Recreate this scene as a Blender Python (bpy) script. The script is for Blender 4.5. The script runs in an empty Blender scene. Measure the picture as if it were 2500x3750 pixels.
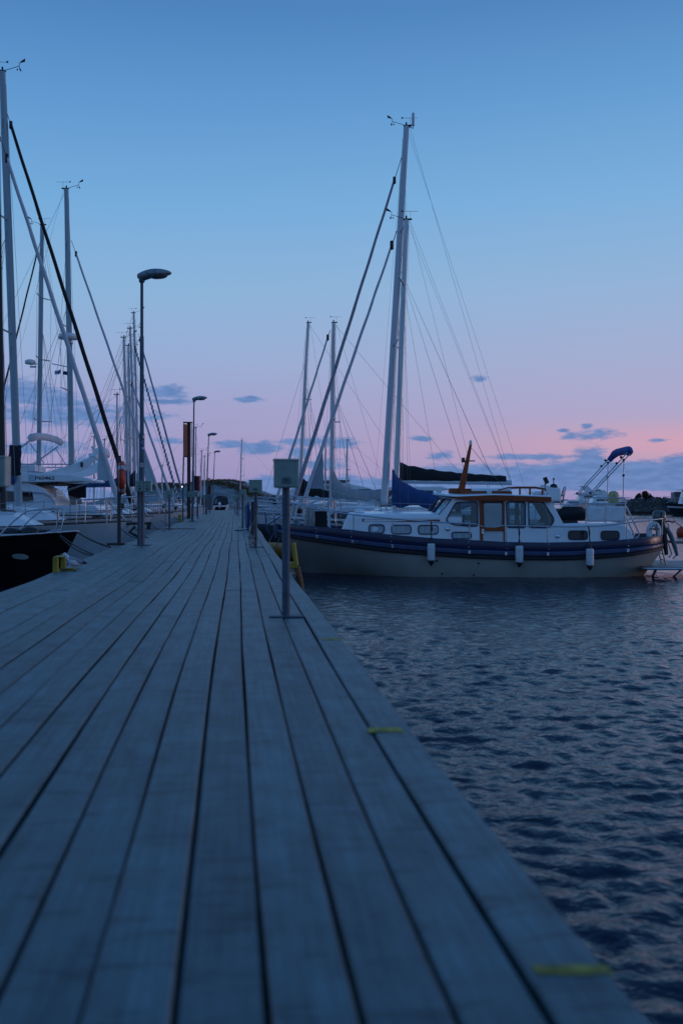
import bpy, math, random
import numpy as np
from mathutils import Vector, Matrix, Euler
from mathutils.geometry import tessellate_polygon
random.seed(7)
R = math.radians
SC = bpy.context.scene
COL = SC.collection
# ------------------------------------------------------------------ camera
F, CX, HY = 3646.0, 1250.0, 1835.0      # focal length and horizon in photo pixels (2500 x 3750)
CAMZ, DECK = 1.67, 0.85                 # eye and deck above the water (water z = 0)
cam_d = bpy.data.cameras.new('camera')
cam = bpy.data.objects.new('camera', cam_d); COL.objects.link(cam)
cam.location = (0, 0, CAMZ); cam.rotation_euler = (R(90), 0, 0)
cam_d.sensor_fit = 'VERTICAL'; cam_d.sensor_height = 36; cam_d.sensor_width = 24
cam_d.lens = 35.0; cam_d.shift_y = -(1875 - HY) / 3750
cam_d.clip_start = 0.05; cam_d.clip_end = 6000
cam_d.dof.use_dof = True; cam_d.dof.focus_distance = 25.0; cam_d.dof.aperture_fstop = 2.2
SC.camera = cam
SC.view_settings.view_transform = 'Standard'; SC.view_settings.look = 'None'
SC.view_settings.exposure = 0; SC.view_settings.gamma = 1
SC.cycles.use_denoising = True
SC.cycles.max_bounces = 7; SC.cycles.transparent_max_bounces = 16
SC.cycles.sample_clamp_indirect = 4

def lin(c):
    return tuple((x / 255 / 12.92) if x / 255 <= .04045 else ((x / 255 + .055) / 1.055) ** 2.4 for x in c)

# ------------------------------------------------------------------ sky
world = bpy.data.worlds.new('World'); SC.world = world; world.use_nodes = True
WT = world.node_tree; WT.nodes.clear()
def wn(t): return WT.nodes.new(t)
def wm(op, a, b=None, c=None, clamp=False):
    n = wn('ShaderNodeMath'); n.operation = op; n.use_clamp = clamp
    for i, v in enumerate((a, b, c)):
        if v is None: continue
        if isinstance(v, (int, float)): n.inputs[i].default_value = v
        else: WT.links.new(v, n.inputs[i])
    return n.outputs[0]
def smooth(x, a, b, lo=0.0, hi=1.0):
    n = wn('ShaderNodeMapRange'); n.interpolation_type = 'SMOOTHSTEP'
    WT.links.new(x, n.inputs[0])
    for i, v in enumerate((a, b, lo, hi)): n.inputs[i + 1].default_value = v
    return n.outputs[0]
def wmix(f, a, b, mode='MIX'):
    n = wn('ShaderNodeMix'); n.data_type = 'RGBA'; n.blend_type = mode
    for s, v in ((n.inputs[0], f), (n.inputs[6], a), (n.inputs[7], b)):
        if isinstance(v, (int, float)): s.default_value = v
        elif isinstance(v, tuple): s.default_value = (*v, 1) if len(v) == 3 else v
        else: WT.links.new(v, s)
    return n.outputs[2]
def ramp(x, stops):
    n = wn('ShaderNodeValToRGB'); WT.links.new(x, n.inputs[0]); e = n.color_ramp.elements
    while len(e) < len(stops): e.new(.5)
    for k, (p, c) in enumerate(stops): e[k].position = p; e[k].color = (*lin(c), 1)
    return n.outputs[0]
tc = wn('ShaderNodeTexCoord'); sp = wn('ShaderNodeSeparateXYZ'); WT.links.new(tc.outputs['Generated'], sp.inputs[0])
dx_, dy_, dz_ = sp.outputs
el = wm('ARCSINE', dz_); az = wm('ARCTAN2', dx_, dy_)
tel = wm('DIVIDE', el, 0.7, clamp=True)
def st(py): return math.atan((HY - py) / F) / .7
left = ramp(tel, [(0, (138, 138, 190)), (st(1700), (154, 149, 195)), (st(1500), (156, 159, 203)), (st(1330), (150, 171, 211)),
                  (st(1080), (138, 178, 217)), (st(760), (116, 170, 218)), (st(380), (94, 150, 206)), (st(30), (76, 130, 188)), (1, (62, 112, 176))])
right = ramp(tel, [(0, (150, 140, 188)), (st(1740), (172, 154, 190)), (st(1640), (182, 160, 191)), (st(1500), (172, 166, 202)), (st(1300), (160, 173, 209)),
                   (st(1060), (146, 178, 215)), (st(760), (124, 174, 219)), (st(380), (100, 156, 209)), (st(30), (80, 134, 190)), (1, (62, 112, 176))])
skycol = wmix(wm('MULTIPLY', smooth(az, -0.30, 0.36), smooth(az, 1.5, .55)), left, right)
# a pale warm band low on the right, where the sun went down
glow = wm('MULTIPLY', smooth(az, 0.05, 0.42), wm('MULTIPLY', smooth(el, 0.03, 0.055), smooth(el, 0.085, 0.055)))
skycol = wmix(wm('MULTIPLY', glow, .55), skycol, lin((228, 160, 172)))
# clouds, each a soft lump in the directions (azimuth, elevation) where it stands
cv = wn('ShaderNodeCombineXYZ'); WT.links.new(wm('MULTIPLY', az, 34), cv.inputs[0]); WT.links.new(wm('MULTIPLY', el, 112), cv.inputs[1])
nz = wn('ShaderNodeTexNoise'); nz.inputs['Scale'].default_value = 1.0; nz.inputs['Detail'].default_value = 7; nz.inputs['Roughness'].default_value = .56
WT.links.new(cv.outputs[0], nz.inputs['Vector'])
nz3 = wn('ShaderNodeTexNoise'); nz3.inputs['Scale'].default_value = 2.6; nz3.inputs['Detail'].default_value = 6; nz3.inputs['Roughness'].default_value = .62
WT.links.new(cv.outputs[0], nz3.inputs['Vector'])
fb = wm('ADD', wm('MULTIPLY', nz.outputs[0], .55), wm('MULTIPLY', nz3.outputs[0], .45))
CLOUDS = [(230, 1520, 380, 46), (60, 1440, 200, 60), (200, 1470, 160, 40), (606, 1440, 90, 32), (620, 1470, 100, 12), (909, 1463, 50, 16), (560, 1530, 60, 10), (622, 1613, 55, 14),
          (850, 1628, 80, 18), (945, 1642, 110, 30), (1116, 1618, 110, 26), (1090, 1660, 60, 30), (1243, 1622, 90, 26), (1180, 1700, 120, 22),
          (1546, 1607, 50, 12), (1610, 1666, 55, 18), (1753, 1387, 40, 14), (2172, 1594, 90, 26), (2088, 1597, 38, 16), (2150, 1560, 24, 12),
          (2060, 1576, 26, 10), (2412, 1611, 40, 8), (1960, 1673, 230, 13), (2160, 1664, 60, 40), (150, 1640, 160, 30), (330, 1700, 90, 36)]
field = None
for px, py, rx, ry in CLOUDS:
    a0 = math.atan((px - CX) / F); e0 = math.atan((HY - py) / F * math.cos(a0))
    qa = wm('MULTIPLY', wm('SUBTRACT', az, a0), F / rx); qe = wm('MULTIPLY', wm('SUBTRACT', el, e0), F / ry)
    d = wm('SUBTRACT', 1.0, wm('SQRT', wm('ADD', wm('MULTIPLY', qa, qa), wm('MULTIPLY', qe, qe))))
    field = d if field is None else wm('SMOOTH_MAX', field, d, .15)
taz = wm('ADD', wm('DIVIDE', az, .8), .5, clamp=True)
def curve1(stops):
    n = wn('ShaderNodeValToRGB'); WT.links.new(taz, n.inputs[0]); e = n.color_ramp.elements
    while len(e) < len(stops): e.new(.5)
    for k, (px, v) in enumerate(stops): e[k].position = math.atan((px - CX) / F) / .8 + .5; e[k].color = (v, v, v, 1)
    return n.outputs[0]
def ev(py): return (HY - py) / F * 10
btop = wm('DIVIDE', curve1([(-400, ev(1700)), (150, ev(1735)), (420, ev(1790)), (800, ev(1785)), (960, ev(1735)), (1300, ev(1735)), (1420, ev(1752)), (1500, ev(1702)), (1800, ev(1697)), (2050, ev(1690)), (2180, ev(1655)), (2260, ev(1690)), (2420, ev(1680)), (2520, ev(1655)), (2900, ev(1690))]), 10)
bbot = wm('DIVIDE', curve1([(0, 0.0), (1800, 0.0), (1960, ev(1808)), (2360, ev(1800)), (2600, ev(1812))]), 10)
bank = wm('MINIMUM', wm('DIVIDE', wm('SUBTRACT', btop, el), .010), wm('DIVIDE', wm('SUBTRACT', el, bbot), .006))
bank = wm('MINIMUM', wm('MULTIPLY', bank, 2.2), 2.6)
field = wm('MAXIMUM', wm('MULTIPLY', field, 1.7), bank)
dens = wm('ADD', field, wm('MULTIPLY', wm('SUBTRACT', fb, .5), 5.4))
cmask = wm('MULTIPLY', smooth(dens, -0.2, 1.15), .92)
nz2 = wn('ShaderNodeTexNoise'); nz2.inputs['Scale'].default_value = 1.7; nz2.inputs['Detail'].default_value = 6
WT.links.new(cv.outputs[0], nz2.inputs['Vector'])
ccol = wmix(smooth(nz2.outputs[0], .36, .66), lin((84, 124, 180)), lin((100, 136, 192)))
ccol = wmix(wm('MULTIPLY', smooth(el, 0.03, 0.0), .35), ccol, lin((112, 138, 190)))
skycol = wmix(cmask, skycol, ccol)
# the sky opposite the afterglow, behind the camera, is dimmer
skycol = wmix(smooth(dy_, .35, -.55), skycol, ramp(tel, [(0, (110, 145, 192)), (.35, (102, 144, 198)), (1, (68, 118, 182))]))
nish = wn('ShaderNodeTexSky'); nish.sky_type = 'NISHITA'; nish.sun_disc = False
SUN_EL, SUN_AZ = R(3.0), R(82)
nish.sun_elevation = SUN_EL; nish.sun_rotation = SUN_AZ
skycol = wmix(0.004, skycol, nish.outputs[0], 'ADD')
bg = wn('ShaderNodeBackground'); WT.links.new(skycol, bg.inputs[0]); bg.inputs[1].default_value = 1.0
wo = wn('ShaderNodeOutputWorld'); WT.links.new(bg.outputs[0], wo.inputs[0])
# last warm light from low on the right
sd = bpy.data.lights.new('sun', 'SUN'); sd.energy = 0.30; sd.color = (1.0, .62, .50); sd.angle = R(6)
sun = bpy.data.objects.new('sun', sd); COL.objects.link(sun)
sv = Vector((math.sin(SUN_AZ) * math.cos(SUN_EL), math.cos(SUN_AZ) * math.cos(SUN_EL), math.sin(SUN_EL)))
sun.rotation_euler = (-sv).to_track_quat('-Z', 'Y').to_euler()

# ------------------------------------------------------------------ materials
MATS = {}
def mat(name, col, rough=.5, metal=0.0, var=.12, scale=6.0, bump=0.0, bscale=40.0, coat=0.0, stretch=(1, 1, 1), detail=5, island=0.0, spec=.5):
    if name in MATS: return MATS[name]
    m = bpy.data.materials.new(name); m.use_nodes = True; MATS[name] = m
    nt = m.node_tree; b = nt.nodes['Principled BSDF']
    tcn = nt.nodes.new('ShaderNodeTexCoord'); mp = nt.nodes.new('ShaderNodeMapping'); mp.inputs['Scale'].default_value = stretch
    nt.links.new(tcn.outputs['Object'], mp.inputs[0])
    n = nt.nodes.new('ShaderNodeTexNoise'); n.inputs['Scale'].default_value = scale; n.inputs['Detail'].default_value = detail
    nt.links.new(mp.outputs[0], n.inputs['Vector'])
    mr = nt.nodes.new('ShaderNodeMapRange'); mr.inputs[1].default_value = .3; mr.inputs[2].default_value = .7
    mr.inputs[3].default_value = 1 - var; mr.inputs[4].default_value = 1 + var
    nt.links.new(n.outputs[0], mr.inputs[0]); f = mr.outputs[0]
    if island:
        g = nt.nodes.new('ShaderNodeNewGeometry'); mr2 = nt.nodes.new('ShaderNodeMapRange')
        mr2.inputs[3].default_value = 1 - island; mr2.inputs[4].default_value = 1 + island
        nt.links.new(g.outputs['Random Per Island'], mr2.inputs[0])
        mm = nt.nodes.new('ShaderNodeMath'); mm.operation = 'MULTIPLY'
        nt.links.new(f, mm.inputs[0]); nt.links.new(mr2.outputs[0], mm.inputs[1]); f = mm.outputs[0]
    mx = nt.nodes.new('ShaderNodeMix'); mx.data_type = 'RGBA'; mx.blend_type = 'MULTIPLY'; mx.inputs[0].default_value = 1
    mx.inputs[6].default_value = (*col, 1); nt.links.new(f, mx.inputs[7])
    nt.links.new(mx.outputs[2], b.inputs['Base Color'])
    b.inputs['Roughness'].default_value = rough; b.inputs['Metallic'].default_value = metal
    b.inputs['Coat Weight'].default_value = coat; b.inputs['Specular IOR Level'].default_value = spec
    if bump:
        n2 = nt.nodes.new('ShaderNodeTexNoise'); n2.inputs['Scale'].default_value = bscale; n2.inputs['Detail'].default_value = 4
        nt.links.new(mp.outputs[0], n2.inputs['Vector'])
        bp = nt.nodes.new('ShaderNodeBump'); bp.inputs['Strength'].default_value = bump; bp.inputs['Distance'].default_value = .02
        nt.links.new(n2.outputs[0], bp.inputs['Height']); nt.links.new(bp.outputs[0], b.inputs['Normal'])
    return m
white = mat('white_gelcoat', (.80, .82, .83), .28, var=.05, scale=2.5, coat=.3)
offwhite = mat('off_white_paint', (.62, .64, .64), .4, var=.07, scale=3)
deckgrey = mat('pale_deck', (.58, .62, .64), .55, var=.1, scale=4)
greyhull = mat('grey_gelcoat', (.72, .77, .78), .3, var=.06, scale=2, coat=.3)
blackhull = mat('black_gelcoat', (.006, .007, .009), .3, var=.2, scale=2)
navy = mat('navy_paint', (.014, .018, .058), .35, var=.2, scale=3)
railnavy = mat('rubbing_strake_navy', (.032, .050, .12), .45, var=.25, scale=9)
blackrub = mat('black_rubber', (.008, .008, .012), .6, var=.2)
beige = mat('beige_hull_paint', (.40, .385, .34), .45, var=.14, scale=1.6, stretch=(1, 1, .4))
mahog = mat('varnished_mahogany', (.31, .062, .018), .5, var=.3, scale=5, stretch=(1, 1, 6), spec=.3)
mahogx = mat('varnished_mahogany_lengthways', (.27, .056, .018), .5, var=.3, scale=5, stretch=(.6, 6, 6), spec=.3)
alu = mat('anodised_aluminium', (.50, .53, .56), .38, .55, var=.1, scale=3, stretch=(6, 6, .3))
alug = mat('green_grey_mast_paint', (.30, .37, .40), .4, .2, var=.1, scale=3, stretch=(6, 6, .3))
whitemast = mat('white_mast_paint', (.55, .57, .60), .4, .1, var=.1, scale=3, stretch=(6, 6, .3))
darkmast = mat('dark_mast_paint', (.018, .016, .018), .45, var=.2, scale=3)
steel = mat('stainless_steel', (.46, .48, .51), .32, .9, var=.08, scale=8)
galv = mat('galvanised_steel', (.05, .085, .12), .58, .15, var=.25, scale=9, bump=.1)
stansteel = mat('dull_steel', (.16, .175, .20), .45, .6, var=.1)
wire = mat('rigging_wire', (.10, .105, .125), .5, .3, var=.1)
whiterope = mat('pale_rope', (.42, .42, .40), .8, var=.2, scale=40, bump=.3, bscale=120)
darkrope = mat('dark_rope', (.012, .012, .02), .8, var=.2, scale=40, bump=.3, bscale=120)
bluerope = mat('blue_rope', (.02, .07, .22), .8, var=.2, scale=40)
redrope = mat('faded_red_rope', (.26, .17, .14), .8, var=.2, scale=40)
sailwhite = mat('white_sailcloth', (.50, .53, .56), .75, var=.1, scale=7, bump=.3, bscale=14)
sailgrey = mat('grey_mauve_sailcloth', (.30, .29, .34), .75, var=.14, scale=7, bump=.3, bscale=14)
canvgrey = mat('beige_grey_canvas', (.33, .33, .34), .85, var=.15, scale=6, bump=.5, bscale=9)
canvbimini = mat('bimini_blue_canvas', (.018, .062, .25), .8, var=.16, scale=5, bump=.5, bscale=7)
canvblack = mat('black_canvas', (.012, .012, .014), .85, var=.2, scale=6, bump=.5, bscale=9)
canvnavy = mat('dark_navy_canvas', (.012, .014, .030), .85, var=.2, scale=6, bump=.5, bscale=9)
canvblue = mat('blue_canvas', (.018, .058, .175), .8, var=.16, scale=5, bump=.5, bscale=7)
blackpl = mat('black_plastic', (.012, .012, .014), .45, var=.1)
boxgreen = mat('grey_green_box_plastic', (.235, .295, .255), .5, var=.1, scale=14)
boxpale = mat('pale_box_edge', (.34, .38, .34), .5, var=.08, scale=14)
darkmark = mat('dark_print', (.02, .02, .03), .6, var=.05)
orange = mat('orange_plastic', (.55, .050, .012), .45, var=.18, scale=9)
reflect = mat('reflective_tape', (.50, .52, .54), .35, var=.15, scale=30)
yellowp = mat('yellow_steel_paint', (.30, .215, .012), .45, var=.2, scale=9)
yellowmark = mat('worn_yellow_paint', (.29, .235, .028), .7, var=.6, scale=26, detail=8)
rustwood = mat('brown_wood', (.17, .075, .03), .7, var=.3, scale=6, stretch=(1, 1, .3))
darkwood = mat('dark_tarred_wood', (.05, .034, .026), .75, var=.35, scale=7, stretch=(1, 1, .2), bump=.4, bscale=30)
redpaint = mat('red_paint', (1.0, .13, .04), .5, var=.2, scale=8)
darkred = mat('dark_red_paint', (.34, .012, .024), .45, var=.15, scale=8)
signwhite = mat('sign_white', (.70, .70, .70), .5, var=.05)
stickblue = mat('sticker_blue', (.03, .05, .22), .5, var=.1)
curtain = mat('pale_curtain', (.34, .40, .42), .35, var=.35, scale=8, stretch=(5, 1, .25), coat=.5)
curtfab = mat('curtain_fabric', (.34, .42, .45), .9, var=.3, scale=8, stretch=(6, 6, .3))
darkglass = mat('dark_glass', (.012, .016, .02), .06, var=.1, coat=.5)
tealglass = mat('tinted_glass', (.045, .075, .085), .08, var=.1, coat=.5)
fendwhite = mat('white_fender_vinyl', (.62, .64, .66), .45, var=.12, scale=8)
buoyred = mat('orange_red_buoy', (.40, .045, .018), .5, var=.15)
rubberor = mat('ochre_float', (.42, .17, .018), .55, var=.2, scale=5)
steelgrey = mat('grey_green_metal', (.10, .145, .16), .5, .2, var=.15, scale=4)
chrome = mat('chrome', (.7, .7, .72), .12, 1.0, var=.05)
taupe = mat('taupe_moulding', (.34, .33, .30), .5, var=.08)
flagblue = mat('flag_blue', (.02, .08, .36), .8, var=.1)
gullwhite = mat('gull_white_feathers', (.62, .64, .68), .8, var=.1, scale=40)
gullgrey = mat('gull_grey_feathers', (.24, .26, .30), .8, var=.15, scale=40)
gullblack = mat('gull_black_feathers', (.02, .02, .025), .8, var=.1, scale=40)
gullbeak = mat('gull_beak_yellow', (.40, .34, .10), .6, var=.1)
yellowgreen = mat('pale_yellow_vinyl', (.44, .43, .20), .5, var=.2, scale=12)
def make_glass(name='window_glass', tint=(.78, .88, .90, 1), extra=.02):
    m = bpy.data.materials.new(name); m.use_nodes = True; nt = m.node_tree; nt.nodes.clear()
    tr = nt.nodes.new('ShaderNodeBsdfTransparent'); tr.inputs[0].default_value = tint
    gl = nt.nodes.new('ShaderNodeBsdfGlossy'); gl.inputs['Roughness'].default_value = .03
    fr = nt.nodes.new('ShaderNodeFresnel'); fr.inputs[0].default_value = 1.5
    n = nt.nodes.new('ShaderNodeTexNoise'); n.inputs['Scale'].default_value = 3
    a = nt.nodes.new('ShaderNodeMath'); a.operation = 'MULTIPLY_ADD'; a.inputs[1].default_value = extra
    nt.links.new(n.outputs[0], a.inputs[0]); nt.links.new(fr.outputs[0], a.inputs[2])
    mx = nt.nodes.new('ShaderNodeMixShader'); o = nt.nodes.new('ShaderNodeOutputMaterial')
    nt.links.new(a.outputs[0], mx.inputs[0]); nt.links.new(tr.outputs[0], mx.inputs[1]); nt.links.new(gl.outputs[0], mx.inputs[2])
    nt.links.new(mx.outputs[0], o.inputs[0]); return m
glass = make_glass(); screenglass = make_glass('windscreen_glass', (.40, .52, .56, 1), 1.1)
def emit(name, col, s):
    m = bpy.data.materials.new(name); m.use_nodes = True; b = m.node_tree.nodes['Principled BSDF']
    b.inputs['Emission Color'].default_value = (*col, 1); b.inputs['Emission Strength'].default_value = s; return m

# ------------------------------------------------------------------ mesh helpers
def V(*a): return Vector(a)
class MB:
    def __init__(s): s.v = []; s.f = []; s.sm = []; s.mi = []
    def add(s, vs, fs, smooth=False, mi=0):
        o = len(s.v); s.v += [tuple(p) for p in vs]
        for f in fs: s.f.append(tuple(i + o for i in f)); s.sm.append(smooth); s.mi.append(mi)
        return s
    def box(s, c, d, rot=None, mi=0):
        x, y, z = d[0] / 2, d[1] / 2, d[2] / 2
        vs = [V(a, b, e) for a in (-x, x) for b in (-y, y) for e in (-z, z)]
        if rot is not None: vs = [rot @ p for p in vs]
        vs = [p + V(*c) for p in vs]
        return s.add(vs, [(0, 1, 3, 2), (4, 6, 7, 5), (0, 4, 5, 1), (2, 3, 7, 6), (0, 2, 6, 4), (1, 5, 7, 3)], False, mi)
    def loft(s, rings, closed=True, caps=True, smooth=True, mi=0):
        n = len(rings[0]); vs = [p for r in rings for p in r]; fs = []
        for i in range(len(rings) - 1):
            for j in range(n if closed else n - 1):
                k = (j + 1) % n
                fs.append((i * n + j, i * n + k, (i + 1) * n + k, (i + 1) * n + j))
        s.add(vs, fs, smooth, mi)
        if caps and closed:
            s.add(rings[0], [tuple(range(n))[::-1]], False, mi); s.add(rings[-1], [tuple(range(n))], False, mi)
        return s
    def tube(s, pts, r, n=8, caps=True, mi=0, sq=1.0):
        pts = [V(*p) for p in pts]; rings = []
        t0 = (pts[1] - pts[0]).normalized()
        up = V(0, 0, 1) if abs(t0.z) < .9 else V(1, 0, 0)
        a = (up - t0 * up.dot(t0)).normalized()
        for i, p in enumerate(pts):
            t = (pts[min(i + 1, len(pts) - 1)] - pts[max(i - 1, 0)]).normalized()
            a = (a - t * a.dot(t)).normalized(); b = t.cross(a)
            rr = r[i] if isinstance(r, (list, tuple)) else r
            rings.append([p + a * (math.cos(2 * math.pi * k / n) * rr) + b * (math.sin(2 * math.pi * k / n) * rr * sq) for k in range(n)])
        return s.loft(rings, True, caps, True, mi)
    def ell(s, c, r, n=12, m=8, mi=0):
        rings = []
        for i in range(m + 1):
            th = math.pi * (.02 + .96 * i / m)
            rings.append([V(c[0] + r[0] * math.sin(th) * math.cos(2 * math.pi * k / n), c[1] + r[1] * math.sin(th) * math.sin(2 * math.pi * k / n), c[2] - r[2] * math.cos(th)) for k in range(n)])
        return s.loft(rings, True, True, True, mi)
    def lathe(s, prof, c=(0, 0, 0), n=16, mi=0):
        return s.loft([[V(c[0] + r * math.cos(2 * math.pi * k / n), c[1] + r * math.sin(2 * math.pi * k / n), c[2] + z) for k in range(n)] for r, z in prof], True, True, True, mi)
    def slab(s, loop, off, holes=(), mi=0):
        """flat polygon (3D loop, may have holes) given thickness along off"""
        off = V(*off); loops = [[V(*p) for p in loop]] + [[V(*p) for p in h] for h in holes]
        tris = tessellate_polygon(loops); flat = [p for l in loops for p in l]; n = len(flat)
        vs = flat + [p + off for p in flat]
        fs = [tuple(t) for t in tris] + [tuple(i + n for i in t[::-1]) for t in tris]
        o = 0
        for l in loops:
            for i in range(len(l)):
                a, b = o + i, o + (i + 1) % len(l); fs.append((a, b, b + n, a + n))
            o += len(l)
        return s.add(vs, fs, False, mi)
    def build(s, name, m, parent=None, bevel=0.0, sharp=0, **tags):
        me = bpy.data.meshes.new(name); me.from_pydata(s.v, [], s.f); me.update()
        for x in (m if isinstance(m, (list, tuple)) else [m]): me.materials.append(x)
        me.polygons.foreach_set('use_smooth', s.sm); me.polygons.foreach_set('material_index', s.mi)
        bm_fix(me)
        if sharp: me.polygons.foreach_set('use_smooth', [True] * len(me.polygons)); me.set_sharp_from_angle(angle=R(sharp))
        o = bpy.data.objects.new(name, me); COL.objects.link(o)
        if parent is not None: o.parent = parent
        if bevel:
            b = o.modifiers.new('bevel', 'BEVEL'); b.width = bevel; b.segments = 2; b.limit_method = 'ANGLE'; b.angle_limit = R(40)
        for k, v in tags.items(): o[k] = v
        return o
    def each(s, name, m, parent=None, bevel=0.0, sharp=0):
        """every separate piece becomes an object of its own"""
        par = list(range(len(s.v)))
        def root(i):
            while par[i] != i: par[i] = par[par[i]]; i = par[i]
            return i
        for f in s.f:
            for i in f[1:]: par[root(i)] = root(f[0])
        # faces that only touch (end caps) join by position
        pos = {}
        for i, p in enumerate(s.v):
            k = (round(p[0], 5), round(p[1], 5), round(p[2], 5))
            if k in pos: par[root(i)] = root(pos[k])
            else: pos[k] = i
        groups = {}
        for k, f in enumerate(s.f): groups.setdefault(root(f[0]), []).append(k)
        out = []
        for g in groups.values():
            b = MB(); mp = {}
            for k in g:
                for i in s.f[k]:
                    if i not in mp: mp[i] = len(b.v); b.v.append(s.v[i])
                b.f.append(tuple(mp[i] for i in s.f[k])); b.sm.append(s.sm[k]); b.mi.append(s.mi[k])
            out.append(b.build(name, m, parent, bevel, sharp))
        return out
import bmesh
def bm_fix(me):
    bm = bmesh.new(); bm.from_mesh(me); bmesh.ops.recalc_face_normals(bm, faces=bm.faces); bm.to_mesh(me); bm.free()
def thing(name, label, cat, loc=(0, 0, 0), rz=0.0, group=None):
    o = bpy.data.objects.new(name, None); COL.objects.link(o); o.location = loc; o.rotation_euler = (0, 0, rz)
    o.empty_display_size = .2; o['label'] = label; o['category'] = cat
    if group: o['group'] = group
    return o
def tags(label, cat, group=None):
    d = dict(label=label, category=cat)
    if group: d['group'] = group
    return d
def text(body, size, parent, loc, rot, m, name='lettering', sx=1.0, extr=.002, align='CENTER'):
    c = bpy.data.curves.new(name, 'FONT'); c.body = body; c.size = size; c.extrude = extr; c.align_x = align; c.align_y = 'CENTER'
    c.materials.append(m); c.offset = size * .012
    tmp = bpy.data.objects.new('lettering_curve', c); COL.objects.link(tmp)
    me = bpy.data.meshes.new_from_object(tmp.evaluated_get(bpy.context.evaluated_depsgraph_get())); bpy.data.objects.remove(tmp)
    o = bpy.data.objects.new(name, me); COL.objects.link(o); o.parent = parent; o.location = loc; o.rotation_euler = rot; o.scale = (sx, 1, 1)
    return o
def rpoly(pts, r, n=4):
    """round the corners of a 2D polygon"""
    out = []
    for i, p in enumerate(pts):
        p = Vector(p); a = Vector(pts[i - 1]); b = Vector(pts[(i + 1) % len(pts)])
        q0 = p + (a - p).normalized() * min(r, (a - p).length * .45); q1 = p + (b - p).normalized() * min(r, (b - p).length * .45)
        for k in range(n + 1):
            t = k / n; out.append((1 - t) ** 2 * q0 + 2 * t * (1 - t) * p + t * t * q1)
    return out
def rect(cx, cz, w, h): return [(cx - w / 2, cz - h / 2), (cx + w / 2, cz - h / 2), (cx + w / 2, cz + h / 2), (cx - w / 2, cz + h / 2)]
def grow(poly, d):
    c = sum((Vector(p) for p in poly), Vector((0, 0))) / len(poly); out = []
    for p in poly:
        q = Vector(p) - c; out.append(c + q * (1 + d / max(q.length, 1e-4)))
    return out
class Frame:
    """a thing standing at O, its x axis turned by th; photo points are carried onto one of its upright planes y = ly"""
    def __init__(s, O, th): s.O = V(*O); s.th = th; s.x = V(math.cos(th), math.sin(th), 0); s.y = V(-math.sin(th), math.cos(th), 0)
    def un(s, px, py, ly=0.0):
        d = V((px - CX) / F, 1, (HY - py) / F); C = V(0, 0, CAMZ)
        t = (ly - (C - s.O).dot(s.y)) / d.dot(s.y); q = C + d * t - s.O
        return q.dot(s.x), q.z - s.O.z
    def un3(s, px, py, ly=0.0):
        x, z = s.un(px, py, ly); return V(x, ly, z)
def at_deck(px, py, h=CAMZ - DECK):
    Y = F * h / (py - HY); return V((px - CX) / F * Y, Y, CAMZ - h)
def at(px, Y, z): return V((px - CX) / F * Y, Y, z)
def zat(py, Y): return CAMZ + (HY - py) / F * Y

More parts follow.
